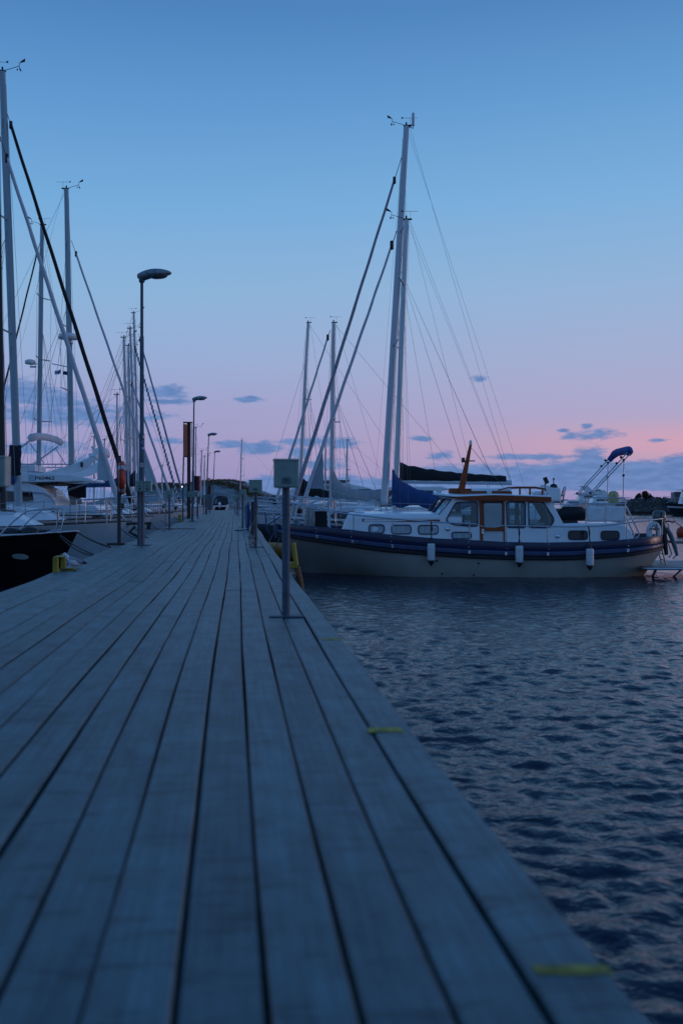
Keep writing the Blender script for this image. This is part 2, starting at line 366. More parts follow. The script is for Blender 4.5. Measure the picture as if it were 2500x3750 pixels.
# ------------------------------------------------------------------ water
def make_water():
    rng = np.random.default_rng(3)
    def axis(lo, a, b, hi, d0, g):                     # fine between a and b, coarser outwards
        up = [b]
        while up[-1] < hi: up.append(up[-1] + d0 + g * (up[-1] - b))
        dn = [a]
        while dn[-1] > lo: dn.append(dn[-1] - d0 - g * (a - dn[-1]))
        return np.array(dn[::-1][:-1] + list(np.arange(a, b, d0)) + up)
    xs = axis(-14, -.4, 3.2, 30, .029, .0058); ys = axis(-2, 2.4, 6.0, 58, .029, .0044)
    nx, ny = len(xs), len(ys); X, Y = np.meshgrid(xs, ys)
    SPX, SPY = np.meshgrid(np.gradient(xs), np.gradient(ys)); SP = np.maximum(SPX, SPY)
    Z = np.zeros_like(X); DX = np.zeros_like(X); DY = np.zeros_like(X)
    for k in range(84):
        lam = 0.085 * (.36 / .085) ** rng.random(); a = R(100) + rng.normal(0, .7); kk = 2 * math.pi / lam
        amp = .0052 * lam * np.clip((lam / SP - 2.0) / 1.8, 0, 1); ph = rng.random() * 6.28
        w = kk * (X * math.cos(a) + Y * math.sin(a)) + ph
        Z += amp * np.sin(w); DX += -amp * math.cos(a) * np.cos(w); DY += -amp * math.sin(a) * np.cos(w)
    lull = .92 + .14 * np.sin(X * .21 + Y * .13 + 1) * np.sin(Y * .17 - X * .06)     # gusts: rougher and calmer patches
    edge = np.clip(np.minimum(np.minimum(X - xs[0], xs[-1] - X), np.minimum(Y - ys[0], ys[-1] - Y)) / 4, 0, 1) * lull
    P = np.stack([X + DX * edge * .9, Y + DY * edge * .9, Z * edge], -1).reshape(-1, 3)
    idx = np.arange(nx * ny).reshape(ny, nx)
    q = np.stack([idx[:-1, :-1], idx[:-1, 1:], idx[1:, 1:], idx[1:, :-1]], -1).reshape(-1, 4)
    far = 3000.0; n0 = len(P)
    xo = [-far, xs[0], xs[-1], far]; yo = [-300, ys[0], ys[-1], far]
    O = np.array([(x, y, 0) for y in yo for x in xo]); P = np.vstack([P, O])
    fo = [(n0 + r * 4 + c, n0 + r * 4 + c + 1, n0 + r * 4 + c + 5, n0 + r * 4 + c + 4) for r in range(3) for c in range(3) if not (r == 1 and c == 1)]
    q = np.vstack([q, np.array(fo)])
    me = bpy.data.meshes.new('water'); me.vertices.add(len(P)); me.vertices.foreach_set('co', P.ravel())
    me.loops.add(q.size); me.loops.foreach_set('vertex_index', q.ravel().astype(np.int32))
    me.polygons.add(len(q)); me.polygons.foreach_set('loop_start', np.arange(0, q.size, 4, dtype=np.int32))
    me.polygons.foreach_set('loop_total', np.full(len(q), 4, dtype=np.int32)); me.update(calc_edges=True)
    me.polygons.foreach_set('use_smooth', np.ones(len(q), bool))
    m = bpy.data.materials.new('sea_water'); m.use_nodes = True; nt = m.node_tree; b = nt.nodes['Principled BSDF']
    b.inputs['Base Color'].default_value = (.006, .017, .032, 1); b.inputs['Roughness'].default_value = .11; b.inputs['IOR'].default_value = 1.333
    tcn = nt.nodes.new('ShaderNodeTexCoord'); mp = nt.nodes.new('ShaderNodeMapping'); mp.inputs['Scale'].default_value = (1, 1.35, 1)
    nt.links.new(tcn.outputs['Object'], mp.inputs[0]); prev = None
    for sc, stg, dist in ((6.5, .75, .032), (15, .6, .012)):
        n = nt.nodes.new('ShaderNodeTexNoise'); n.inputs['Scale'].default_value = sc; n.inputs['Detail'].default_value = 3; n.inputs['Distortion'].default_value = .4
        nt.links.new(mp.outputs[0], n.inputs['Vector'])
        bp = nt.nodes.new('ShaderNodeBump'); bp.inputs['Strength'].default_value = stg; bp.inputs['Distance'].default_value = dist
        nt.links.new(n.outputs[0], bp.inputs['Height'])
        if prev: nt.links.new(prev, bp.inputs['Normal'])
        prev = bp.outputs[0]
    nt.links.new(prev, b.inputs['Normal'])
    me.materials.append(m)
    o = bpy.data.objects.new('water', me); COL.objects.link(o); o['kind'] = 'structure'
make_water()

# ------------------------------------------------------------------ pier
PA = math.atan(.107)                                    # the pier runs a little to the left
PF = Frame((.655, 0, 0), PA)                            # local y along the pier, x = 0 its right edge
def pier_pt(x, y): return PF.O + PF.x * x + PF.y * y
PITCH, NPL, PLEN = .1484, 19, 90.0
PW = PITCH * NPL
_PX = [0, 1.6, 2.4, 3.5, 4.6, 6, 8, 10.5, 14, 18, 24, 30, 36, 44, 52, 60, 90]
_PD = [.01, .0, -.012, -.018, -.02, -.015, -.01, 0, .012, -.01, .04, .0, .05, -.03, .04, 0, 0]
def pier_dx(y): return sum(float(np.interp(y + d * (.5 + .08 * max(y, 0)), _PX, _PD)) for d in (-1.5, -.75, 0, .75, 1.5)) / 5
def pier_dz(y): return float(np.interp(y, [0, 5, 8, 11, 14, 18, 24, 30, 38, 41, 50, 60, 75, 90], [0, 0, -.01, -.035, -.015, .005, -.03, .02, -.01, -.03, .02, 0, -.02, 0]))
def deck_z(y): return DECK + pier_dz(y)
pier = thing('pier', 'long grey weathered plank pier running away to the rock, dark gaps between its boards', 'pier', PF.O, PA)
wood = None
def make_wood():
    m = bpy.data.materials.new('weathered_grey_planks'); m.use_nodes = True; nt = m.node_tree; b = nt.nodes['Principled BSDF']
    L = nt.links.new
    tcn = nt.nodes.new('ShaderNodeTexCoord'); geo = nt.nodes.new('ShaderNodeNewGeometry')
    isl = geo.outputs['Random Per Island']
    cmb = nt.nodes.new('ShaderNodeCombineXYZ'); ml = nt.nodes.new('ShaderNodeMath'); ml.operation = 'MULTIPLY'; ml.inputs[1].default_value = 40
    L(isl, ml.inputs[0]); L(ml.outputs[0], cmb.inputs[2]); L(ml.outputs[0], cmb.inputs[1])
    va = nt.nodes.new('ShaderNodeVectorMath'); va.operation = 'ADD'; L(tcn.outputs['Object'], va.inputs[0]); L(cmb.outputs[0], va.inputs[1])
    def noise(stretch, scale, det, lo, hi, a, c):
        mp = nt.nodes.new('ShaderNodeMapping'); mp.inputs['Scale'].default_value = stretch; L(va.outputs[0], mp.inputs[0])
        n = nt.nodes.new('ShaderNodeTexNoise'); n.inputs['Scale'].default_value = scale; n.inputs['Detail'].default_value = det; n.inputs['Roughness'].default_value = .62
        L(mp.outputs[0], n.inputs['Vector'])
        r = nt.nodes.new('ShaderNodeMapRange'); L(n.outputs[0], r.inputs[0])
        for i, v in enumerate((lo, hi, a, c)): r.inputs[i + 1].default_value = v
        return n.outputs[0], r.outputs[0]
    def mul(a, c):
        k = nt.nodes.new('ShaderNodeMath'); k.operation = 'MULTIPLY'
        for i, v in enumerate((a, c)):
            if isinstance(v, float): k.inputs[i].default_value = v
            else: L(v, k.inputs[i])
        return k.outputs[0]
    grain, g1 = noise((26, .9, 26), 2.2, 7, .32, .7, .66, 1.22)
    _, g2 = noise((4.5, 2.6, 4.5), 1.5, 7, .32, .66, .60, 1.30)       # damp and dirt blotches
    _, g3 = noise((4, 22, 4), 1.0, 4, .55, .66, 1.0, .50)           # short cross stains
    r = nt.nodes.new('ShaderNodeMapRange'); L(isl, r.inputs[0]); r.inputs[3].default_value = .78; r.inputs[4].default_value = 1.18
    sx = nt.nodes.new('ShaderNodeSeparateXYZ'); L(tcn.outputs['Object'], sx.inputs[0])
    def mth(op, a, c=None):
        k = nt.nodes.new('ShaderNodeMath'); k.operation = op
        for i, v in enumerate((a, c)):
            if v is None: continue
            if isinstance(v, (int, float)): k.inputs[i].default_value = v
            else: L(v, k.inputs[i])
        return k.outputs[0]
    def near0(v, period, off):                        # distance to the nearest multiple
        q = mth('FRACT', mth('ADD', mth('DIVIDE', v, period), off)); return mth('MULTIPLY', mth('ABSOLUTE', mth('SUBTRACT', q, .5)), period)
    qx = mth('ABSOLUTE', mth('SUBTRACT', near0(sx.outputs[0], .1484, .5), .035)); qy = near0(sx.outputs[1], .62, .3)
    rad = mth('SQRT', mth('ADD', mth('MULTIPLY', qx, qx), mth('MULTIPLY', qy, qy)))
    rs = nt.nodes.new('ShaderNodeMapRange'); L(rad, rs.inputs[0])
    for i, v in enumerate((.004, .0065, .45, 1.0)): rs.inputs[i + 1].default_value = v
    vo = nt.nodes.new('ShaderNodeTexVoronoi'); vo.inputs['Scale'].default_value = 1.0; mpv = nt.nodes.new('ShaderNodeMapping'); mpv.inputs['Scale'].default_value = (5.5, 1.9, 5.5)
    L(va.outputs[0], mpv.inputs[0]); L(mpv.outputs[0], vo.inputs['Vector'])
    rk = nt.nodes.new('ShaderNodeMapRange'); L(vo.outputs['Distance'], rk.inputs[0])
    for i, v in enumerate((.03, .10, .55, 1.0)): rk.inputs[i + 1].default_value = v
    f = mul(mul(mul(mul(mul(g1, g2), g3), r.outputs[0]), rs.outputs[0]), rk.outputs[0])
    mx = nt.nodes.new('ShaderNodeMix'); mx.data_type = 'RGBA'; mx.blend_type = 'MULTIPLY'; mx.inputs[0].default_value = 1
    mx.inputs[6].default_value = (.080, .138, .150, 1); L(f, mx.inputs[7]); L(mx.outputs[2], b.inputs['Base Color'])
    b.inputs['Roughness'].default_value = .5; b.inputs['Specular IOR Level'].default_value = .45
    bp = nt.nodes.new('ShaderNodeBump'); bp.inputs['Strength'].default_value = .35; bp.inputs['Distance'].default_value = .004
    L(grain, bp.inputs['Height']); L(bp.outputs[0], b.inputs['Normal'])
    return m
wood = make_wood()
def make_deck():
    mb = MB(); rng = random.Random(5)
    for k in range(NPL):
        y = -1.5; first = True
        xc = -PITCH * (k + .5)
        while y < PLEN:
            ln = rng.uniform(8.5, 17) if first else rng.choice([5.4, 6.0, 7.2, 9.0]); first = False; y1 = min(y + ln - .0025, PLEN); dz = rng.uniform(-.0035, .0035); tilt = rng.uniform(-.012, .012)
            wl = rng.uniform(.0032, .0055); wr = rng.uniform(.0032, .0055)
            n = max(2, int((y1 - y) / (.3 if y < 20 else .8))); rings = []
            p0, p1 = rng.uniform(0, 6), rng.uniform(0, 6)
            for i in range(n + 1):
                yy = y + (y1 - y) * i / n
                dx = pier_dx(yy) + .002 * math.sin(yy * 1.3 + p0); z = deck_z(yy) + dz
                a = -PITCH / 2 + wl + .0016 * math.sin(yy * 2.1 + p1); c = PITCH / 2 - wr + .0016 * math.sin(yy * 1.7 + p0)
                prof = [(a, -.035), (a, -.006), (a + .006, 0), (c - .006, 0), (c, -.006), (c, -.035)]
                rings.append([V(xc + dx + q, yy, z + h + q * tilt) for q, h in prof])
            mb.loft(rings, True, True, False)
            y += ln
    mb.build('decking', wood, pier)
    # bearers and the floats below
    mb = MB()
    for x in (-.05, -PW + .05):
        rings = []
        for i in range(101):
            yy = -5 + i * 95 / 100; dx = pier_dx(yy); z = deck_z(yy) - .04
            rings.append([V(x + dx - .045, yy, z), V(x + dx + .045, yy, z), V(x + dx + .045, yy, z - .22), V(x + dx - .045, yy, z - .22)])
        mb.loft(rings, True, True, False)
    mb.build('edge_beam', darkwood, pier)
    mb = MB(); rng = random.Random(2)
    for i in range(12):
        y0 = -4 + i * 8; mb.box((-PW / 2, y0 + 3.4, .22), (PW - .35, 6.6, .80))
    mb.build('float', mat('wet_concrete', (.10, .10, .095), .7, var=.3, scale=4), pier, bevel=.03)
    mb = MB()
    for i in range(2):
        pass
make_deck()
def deck_mark(px0, px1, py, dy):
    Y = F * .82 / (py - HY)
    a = at_deck(px0, py); c = at_deck(px1, py)
    def loc(p): q = p - PF.O; return q.dot(PF.x), q.dot(PF.y)
    (xa, ya), (xc, yc) = loc(a), loc(c); h = dy * Y * Y / (F * .82) / 2
    mb = MB(); n = 10; rng = random.Random(px0); top = []; bot = []
    z = deck_z((ya + yc) / 2)
    for i in range(n + 1):
        t = i / n; x = xa + (xc - xa) * t; y = ya + (yc - ya) * t
        top.append(V(x, y + h * rng.uniform(.75, 1.1), z + .0045)); bot.append(V(x, y - h * rng.uniform(.75, 1.1), z + .0045))
    mb.slab(bot + top[::-1], (0, 0, -.003))
    mb.build('yellow_marking', yellowmark, pier)
deck_mark(1955, 2230, 3558, 34); deck_mark(1345, 1472, 2676, 18); deck_mark(1178, 1250, 2341, 7)

# ------------------------------------------------------------------ boats: shared pieces
def beamfun(B, tmax=.58, tr=.68):
    def b(t):
        if t < tmax: return B / 2 * (1 - (1 - t / tmax) ** 2.1) ** .82 + .012
        u = (t - tmax) / (1 - tmax); return B / 2 * (1 - (1 - tr) * u * u * (3 - 2 * u)) + .012
    return b
class Hull:
    def __init__(s, L, B, sheer, over=.9, trans=.35, keel=-.35, bf=None, p_bow=1.15, p_mid=.34):
        s.L, s.B, s.sheer, s.over, s.trans, s.keel = L, B, sheer, over, trans, keel
        s.b = bf or beamfun(B); s.pb, s.pm = p_bow, p_mid
    def pt(s, t, q, side):
        """q: 0 keel .. 1 sheer"""
        st = s.over * (1 - q); x = st + t * (s.L - st - s.trans * (1 - q))
        k = min(t / .45, 1); k = k * k * (3 - 2 * k); p = s.pb + (s.pm - s.pb) * k
        zs = s.sheer(t * s.L); kz = s.keel
        return V(x, side * s.b(t) * max(q, 1e-4) ** p, kz + (zs - kz) * q)
    def edge(s, t, side, inset=0.0, dz=0.0):
        p = s.pt(t, 1, side); y = max(abs(p.y) - inset, 0) * side; return V(p.x, y, p.z + dz)
    def shell(s, name, m, parent, nt=36, nq=12, q0=0.0, q1=1.0, out=0.0):
        mb = MB(); rows = []
        for i in range(nt + 1):
            t = (i / nt) ** 1.3; qs = [q0 + (q1 - q0) * j / nq for j in range(nq + 1)]
            ring = [s.pt(t, q, -1) for q in qs[::-1]] + [s.pt(t, q, 1) for q in qs]
            if out: ring = [V(p.x - out * (1 - t) * .5, p.y + math.copysign(out, p.y), p.z) for p in ring]
            rows.append(ring)
        mb.loft(rows, False, False, True)
        if q0 == 0: mb.add(rows[-1], [tuple(range(len(rows[-1])))], False)
        return mb.build(name, m, parent)
    def deck(s, name, m, parent, dz=-.03, inset=.01, camber=.05, nt=30):
        mb = MB(); rows = []
        for i in range(nt + 1):
            t = (i / nt) ** 1.3; a = s.edge(t, -1, inset, dz); b = s.edge(t, 1, inset, dz); w = abs(a.y) / (s.B / 2)
            rows.append([a, V(a.x, a.y * .5, a.z + camber * w * .75), V(a.x, 0, a.z + camber * w), V(a.x, b.y * .5, a.z + camber * w * .75), b])
        mb.loft(rows, False, False, True); return mb.build(name, m, parent)
    def rail(s, name, m, parent, r=.02, dz=.01, t0=0.0, t1=1.0, inset=.02, sides=(-1, 1)):
        mb = MB()
        for sd in sides: mb.tube([s.edge(t0 + (t1 - t0) * i / 30, sd, inset, dz) for i in range(31)], r, 6)
        return mb.build(name, m, parent)
def lines(name, segs, r, parent, m=None, n=5):
    mb = MB()
    for a, b in segs: mb.tube([a, b], r, n)
    near = parent is None or parent.location.y < 48
    return mb.each(name, m or wire, parent) if near else mb.build(name, m or wire, parent)
def sag(a, b, s, n=10):
    a, b = V(*a), V(*b); return [a.lerp(b, i / n) - V(0, 0, s * 4 * (i / n) * (1 - i / n)) for i in range(n + 1)]
def oval_tube(mb, pts, rx, ry, n=12):
    """spar: pts with an oval section, rx along local x, ry along y"""
    rings = []
    for i, p in enumerate(pts):
        a, c = (rx[i], ry[i]) if isinstance(rx, (list, tuple)) else (rx, ry)
        rings.append([V(p[0] + a * math.cos(2 * math.pi * k / n), p[1] + c * math.sin(2 * math.pi * k / n), p[2]) for k in range(n)])
    mb.loft(rings, True, True, True)
def wind_gear(parent, top, s=1.0, aft=1, vane=True, anem=True, box=True):
    s *= .68
    """what sits on a masthead: crane, lantern, wind arrow, anemometer arm"""
    x, y, z = top
    mb = MB()
    if box:
        mb.box((x + aft * .05 * s, y, z + .02 * s), (.34 * s, .09 * s, .05 * s)); mb.lathe([(.035 * s, 0), (.035 * s, .10 * s), (.02 * s, .13 * s)], (x, y, z + .04 * s), 8)
    if vane:
        px = x + aft * .16 * s
        mb.tube([(px, y, z), (px, y, z + .34 * s)], .006 * s, 5); mb.tube([(px - .34 * s, y, z + .34 * s), (px + .30 * s, y, z + .32 * s)], .007 * s, 5)
        mb.slab([(px - .36 * s, y, z + .30 * s), (px - .26 * s, y, z + .335 * s), (px - .36 * s, y, z + .40 * s)], (0, .006, 0))
    if anem:
        e = V(x - aft * .58 * s, y, z + .22 * s)
        mb.tube([(x, y, z + .02 * s), e], .011 * s, 5); mb.tube([e - V(0, 0, .12 * s), e + V(0, 0, .12 * s)], .010 * s, 5)
        for a in (0, 2.1, 4.2): mb.ell((e.x + .07 * s * math.cos(a), e.y + .07 * s * math.sin(a), e.z - .13 * s), (.03 * s,) * 3, 6, 4)
        mb.slab([(e.x, e.y, e.z + .10 * s), (e.x - aft * .20 * s, e.y, e.z + .16 * s), (e.x - aft * .20 * s, e.y, e.z + .28 * s), (e.x - aft * .06 * s, e.y, e.z + .18 * s)], (0, .008, 0))
    return mb.build('wind_instrument', blackpl, parent)
def pulpit(h, parent, ln=1.3, ht=.62, base=True, r=.016, split=False, name='pulpit'):
    mb = MB(); L = h.L; t1 = ln / L; t2 = ln * .45 / L
    z0 = h.sheer(0)
    if split:
        for sd in (-1, 1):
            a = h.edge(t1, sd, .06); b = h.edge(t2 * .5, sd, .02); c = h.edge(t2 * .4, sd, -.03)
            mb.tube([a, a + V(-.28, 0, ht * .6), a + V(-.50, -sd * .03, ht * .97), a + V(-.58, -sd * .05, ht), V(b.x + .12, b.y + sd * .10, b.z + ht), V(b.x + .02, b.y + sd * .09, b.z + ht * .9), V(b.x + .06, b.y + sd * .05, b.z + .05), V(b.x + .25, b.y + sd * .05, b.z)], r, 7)
    else:
        top = []
        A = [h.edge(t1, -1, .05, ht), h.edge(t2, -1, .02, ht + .01), V(-.02, -.12, z0 + ht + .03), V(-.10, 0, z0 + ht + .03), V(-.02, .12, z0 + ht + .03), h.edge(t2, 1, .02, ht + .01), h.edge(t1, 1, .05, ht)]
        mb.tube(A, r, 7); mb.tube([p - V(0, 0, ht * .48) for p in A], r * .8, 6)
        for sd in (-1, 1):
            for t in (t1, t2): mb.tube([h.edge(t, sd, .05 if t == t1 else .02, -.01), h.edge(t, sd, .05 if t == t1 else .02, ht)], r, 7)
            mb.tube([h.edge(t2, sd, .02, ht), V(.12, sd * .06, z0)], r, 6)
    return (mb.each if split else mb.build)(name, steel, parent)
def guard(h, parent, t0, t1, n, ht=.6, r=.010, wires=True):
    mb = MB(); ts = [t0 + (t1 - t0) * i / (n - 1) for i in range(n)]
    for sd in (-1, 1):
        for t in ts: mb.tube([h.edge(t, sd, .06, -.02), h.edge(t, sd, .06, ht)], r, 6)
    (mb.each if parent.location.y < 48 else mb.build)('stanchion', stansteel, parent)
    if wires:
        mb = MB()
        for sd in (-1, 1):
            for z in (ht - .01, ht * .52): mb.tube([h.edge(t, sd, .06, z) for t in ts], .0045, 5)
        (mb.each if parent.location.y < 48 else mb.build)('guard_wire', steel, parent)
def coach(parent, prof, w, m, taper=.12, name='cabin', wz=None, wins=(), wm_=None, shrink=.55):
    """cabin top: side outline prof [(x,z)..] clockwise from low forward; narrower at its forward end and its top"""
    zmin = min(p[1] for p in prof); zmax = max(p[1] for p in prof); x0 = min(p[0] for p in prof); x1 = max(p[0] for p in prof)
    def wy(x, z): return w * (shrink + (1 - shrink) * min(1, (x - x0) / (x1 - x0) * 1.6)) - taper * (z - zmin) / max(zmax - zmin, .01) * w
    n = 8; rows = []
    for k in range(n + 1):
        a = -1 + 2 * k / n
        rows.append([V(x, a * wy(x, z), z + (.05 * (1 - a * a) if z > zmin + .02 else 0)) for x, z in prof])
    mb = MB(); mb.loft(rows, True, True, False); o = mb.build(name, m, parent, bevel=.03)
    for (xa, za, xb, zb) in wins:
        for sd in (-1, 1):
            mb = MB(); loop = rpoly([(xa, za), (xb, za + .01), (xb - .04, zb), (xa + .12, zb)], .05)
            pts = [V(p[0], sd * (wy(p[0], p[1]) + .004), p[1]) for p in loop]
            mb.slab(pts, (0, -sd * .03, 0)); mb.build('cabin_window', wm_ or darkglass, o)
    return o, wy
def mooring(a, b, s, label, m=None, r=.012):
    mb = MB(); mb.tube(sag(a, b, s, 14), r, 6)
    return mb.build('mooring_rope', m or darkrope, None, **tags(label, 'rope', 'ropes holding boats to the pier'))

def sailboat(name, label, O, th, L, B, fb, hullm, base, top, Y=None, mastm=None, mast_r=(.095, .065), stay=None, spread=(.55,), cabin=True, boom=None,
             group='sailing boats along the pier', stripe=None, pulp=True, split=False, rails=True, over=1.0, back=True, gear=dict(), deckm=None,
             winmat=None, cab=(1.5, 5.6, .36), lazy=True, halyards=True, sweep=.2, wr=.0036, shroud_y=.85, backpx=None):
    fr = Frame(O, th); t = thing(name, label, 'sailing boat', O, th, group)
    f0, f1, f2 = fb
    def sheer(x): u = x / L; return f0 + (f1 - f0) * (1 - (1 - min(u / .7, 1)) ** 2) + (f2 - f1) * max(0, (u - .7) / .3) ** 2
    h = Hull(L, B, sheer, over=over)
    h.shell('hull', hullm, t); h.deck('deck', deckm or deckgrey, t); h.rail('toe_rail', stripe or darkwood, t)
    bx, bz = fr.un(*base); tx, tz = fr.un(*top)
    if cabin:
        c0, c1, ch = cab; zz = sheer(c0 + 1)
        coach(t, [(c0, zz - .05), (c0 + .7, zz + ch * .75), (c0 + 1.6, zz + ch), (c1, zz + ch), (c1 + .15, zz - .05)], B * .34, deckm or white,
              wins=[(c0 + 1.3, zz + ch * .38, c0 + 2.5, zz + ch * .80), (c0 + 2.7, zz + ch * .38, c1 - .3, zz + ch * .82)], wm_=winmat)
    mm = mastm or alu
    mb = MB(); n = 8; pts = [(bx + (tx - bx) * i / n, 0, bz + (tz - bz) * i / n) for i in range(n + 1)]
    k = [1, 1, 1, 1, 1, 1, .95, .86, .76]
    oval_tube(mb, pts, [mast_r[0] * q for q in k], [mast_r[1] * q for q in k]); mo = mb.build('mast', mm, t)
    mb = MB(); mb.tube([(pts[0][0] + mast_r[0] * .9, 0, pts[0][2]), (pts[-1][0] + mast_r[0] * .7, 0, pts[-1][2])], .014, 5); mb.build('sail_track', wire if mm is not darkmast else alu, mo)
    def mast_at(u, y=0): return V(bx + (tx - bx) * u, y, bz + (tz - bz) * u)
    # spreaders and shrouds
    ends = []
    for i, u in enumerate(spread):
        e = (B / 2 * shroud_y) * (.72 if i == 0 else .55); mb = MB()
        for sd in (-1, 1):
            mb.tube([mast_at(u), mast_at(u) + V(sweep, sd * e, .05)], [.035, .022], 6)
        mb.build('spreader', mm, mo); ends.append((u, e))
    hb = 1.0 if stay is None else min(1.0, max(.6, stay.get('u', 1.0)))
    segs = []; cy = B / 2 * shroud_y; cz = sheer(bx) + .02
    for sd in (-1, 1):
        prev = V(bx + .18, sd * cy, cz)
        for u, e in ends:
            q = mast_at(u) + V(sweep, sd * e, .05); segs.append((prev, q)); prev = q
        segs.append((prev, mast_at(hb))); segs.append((V(bx + .4, sd * cy * .98, cz), mast_at(ends[0][0] if ends else .5) - V(0, 0, .1)))
        if len(ends) > 1: segs.append((mast_at(ends[0][0]) + V(sweep, sd * ends[0][1], .05), mast_at(ends[1][0]) - V(0, 0, .1)))
    lines('shroud', segs, wr, t)
    if back:
        e = V(L - .1, 0, sheer(L) + .1) if backpx is None else fr.un3(*backpx)
        lines('backstay', [(mast_at(1.0), e)], wr, t)
    if halyards:
        lines('halyard', [(mast_at(.02, .07) + V(-.12, 0, 0), mast_at(.97, .03) + V(-.1, 0, 0)), (mast_at(.02, -.08) + V(.14, 0, 0), mast_at(.98, -.03) + V(.09, 0, 0)), (mast_at(.03) + V(-.35, .1, 0), mast_at(.90) + V(-.1, .02, 0))], wr * .9, t, whiterope)
    if stay:
        a = fr.un3(*stay['bot']); b = fr.un3(*stay['top']); P = lambda u: a.lerp(b, u)
        m_ = stay.get('m'); r0, r1 = stay.get('r', (.07, .025))
        if m_:
            mb = MB(); pts_, rr = [], []
            e = stay.get('end', .96)
            for i in range(41):
                u = .03 + (e - .03) * i / 40; w = 1 + .03 * math.sin(i * 1.9) + .02 * math.sin(i * 3.7)
                pts_.append(P(u) + V(.005 * math.sin(i * .9), .004 * math.sin(i * 1.3), 0)); rr.append((r0 + (r1 - r0) * u ** .8) * w)
            mb.tube(pts_, rr, 9); fs = mb.build('furled_sail', m_, t)
            if 'spiral' in stay:
                mb = MB(); pp = [];
                d = (b - a).normalized(); nx = d.cross(V(0, 1, 0)).normalized(); ny = d.cross(nx)
                for i in range(241):
                    u = .03 + (e - .03) * i / 240; r = (r0 + (r1 - r0) * u ** .8) * 1.02; w = i * stay['spiral']
                    pp.append(P(u) + nx * r * math.cos(w) + ny * r * math.sin(w))
                mb.tube(pp, [.016 + .25 * (r0 + (r1 - r0) * .5)] * len(pp), 5); mb.build('sun_strip', stay['sm'], fs)
            if 'clew' in stay:
                u0, u1, w = stay['clew']; d = V(1, 0, 0)
                mb = MB(); p0, p1 = P(u0), P(u1); q = p0 + V(w, .05, 0)
                loop = [p0, q, q + V(-.02, 0, (p1.z - p0.z) * .04)] + [q.lerp(p1, v) - V(0, 0, (p1.z - p0.z) * .04 * math.sin(v * 3)) for v in (.3, .6, .85)] + [p1]
                mb.slab(loop, (0, .012, 0)); mb.build('sail_clew', stay.get('cm', m_), fs)
                lines('sheet', [(q, V(q.x + 2.6, .6, sheer(4) + .35)), (q, V(q.x + 2.4, -.6, sheer(4) + .35))], .006, t, darkrope if m_ is canvblack else whiterope)
            mb = MB(); mb.lathe([(.05, 0), (.085, .02), (.085, .16), (.05, .18)], tuple(P(.012)), 10); mb.build('furling_drum', blackpl, t)
            mb = MB(); q = P(e); mb.lathe([(.03, -.12), (.05, -.1), (.05, .1), (.03, .12)], tuple(q), 8); mb.build('furling_swivel', blackpl, t)
            lines('forestay', [(P(0), P(.03)), (P(e), b)], .012, t)
        else: lines('forestay', [(a, b)], wr * 1.2, t)
    if boom:
        x1, z1 = fr.un(*boom['end']); x0, z0 = fr.un(*boom['start'])
        mb = MB(); mb.tube([(x0 + .1, 0, z0), (x1, 0, z1)], boom.get('r', .06), 9); bo = mb.build('boom', boom.get('bm', mm), t)
        if boom.get('cover'):
            mb = MB(); rings = []; up = boom.get('up', .55); n = 18; s0 = boom.get('rise', .16)
            for i in range(n + 1):
                u = i / n; x = x0 - .02 + (x1 - x0 - .15) * u; z = z0 + (z1 - z0) * u
                hgt = (up * math.exp(-u / s0) + boom.get('h', .26) * (1 - .35 * u)) * (1 + .05 * math.sin(i * 2.3)); wv = (.10 + .05 * (1 - u)) * (1 + .12 * math.sin(i * 1.7)) * boom.get('fat', 1)
                dip = boom.get('dip', .05) * (1 + .3 * math.sin(i * 1.1)); dp = boom.get('droop', 0) * math.sin(math.pi * u)
                rings.append([V(x, wv * math.cos(a) * (1 - .35 * max(0, math.sin(a))), z - dip - dp + (hgt + dip) * (.5 + .5 * math.sin(a))) for a in [2 * math.pi * k / 12 for k in range(12)]])
            mb.loft(rings, True, True, True); mb.build('sail_cover', boom['cover'], bo)
        if lazy:
            u = .62; xs = [x0 + (x1 - x0) * q for q in (.35, .62, .85)]; zs = [z0 + (z1 - z0) * q for q in (.35, .62, .85)]
            lines('lazy_jack', [(V(x, s * .1, z + .05), mast_at(u, 0) + V(.1, 0, -.02 * i)) for i, (x, z) in enumerate(zip(xs, zs)) for s in (-1, 1)], .004, t)
            lines('topping_lift', [(V(x1, 0, z1), mast_at(1.0) + V(.1, 0, 0))], .004, t)
            lines('mainsheet', [(V(x0 + (x1 - x0) * .8, 0, z0), V(x0 + (x1 - x0) * .85, .1, sheer(L * .8))), (V(x0 + (x1 - x0) * .78, 0, z0), V(x0 + (x1 - x0) * .85, -.1, sheer(L * .8)))], .007, t, whiterope)
    if pulp: pulpit(h, t, split=split)
    if rails: guard(h, t, 1.45 / L, .93, 6)
    if gear is not None: wind_gear(t, (tx, 0, tz), **gear)
    return t, fr, h, mast_at

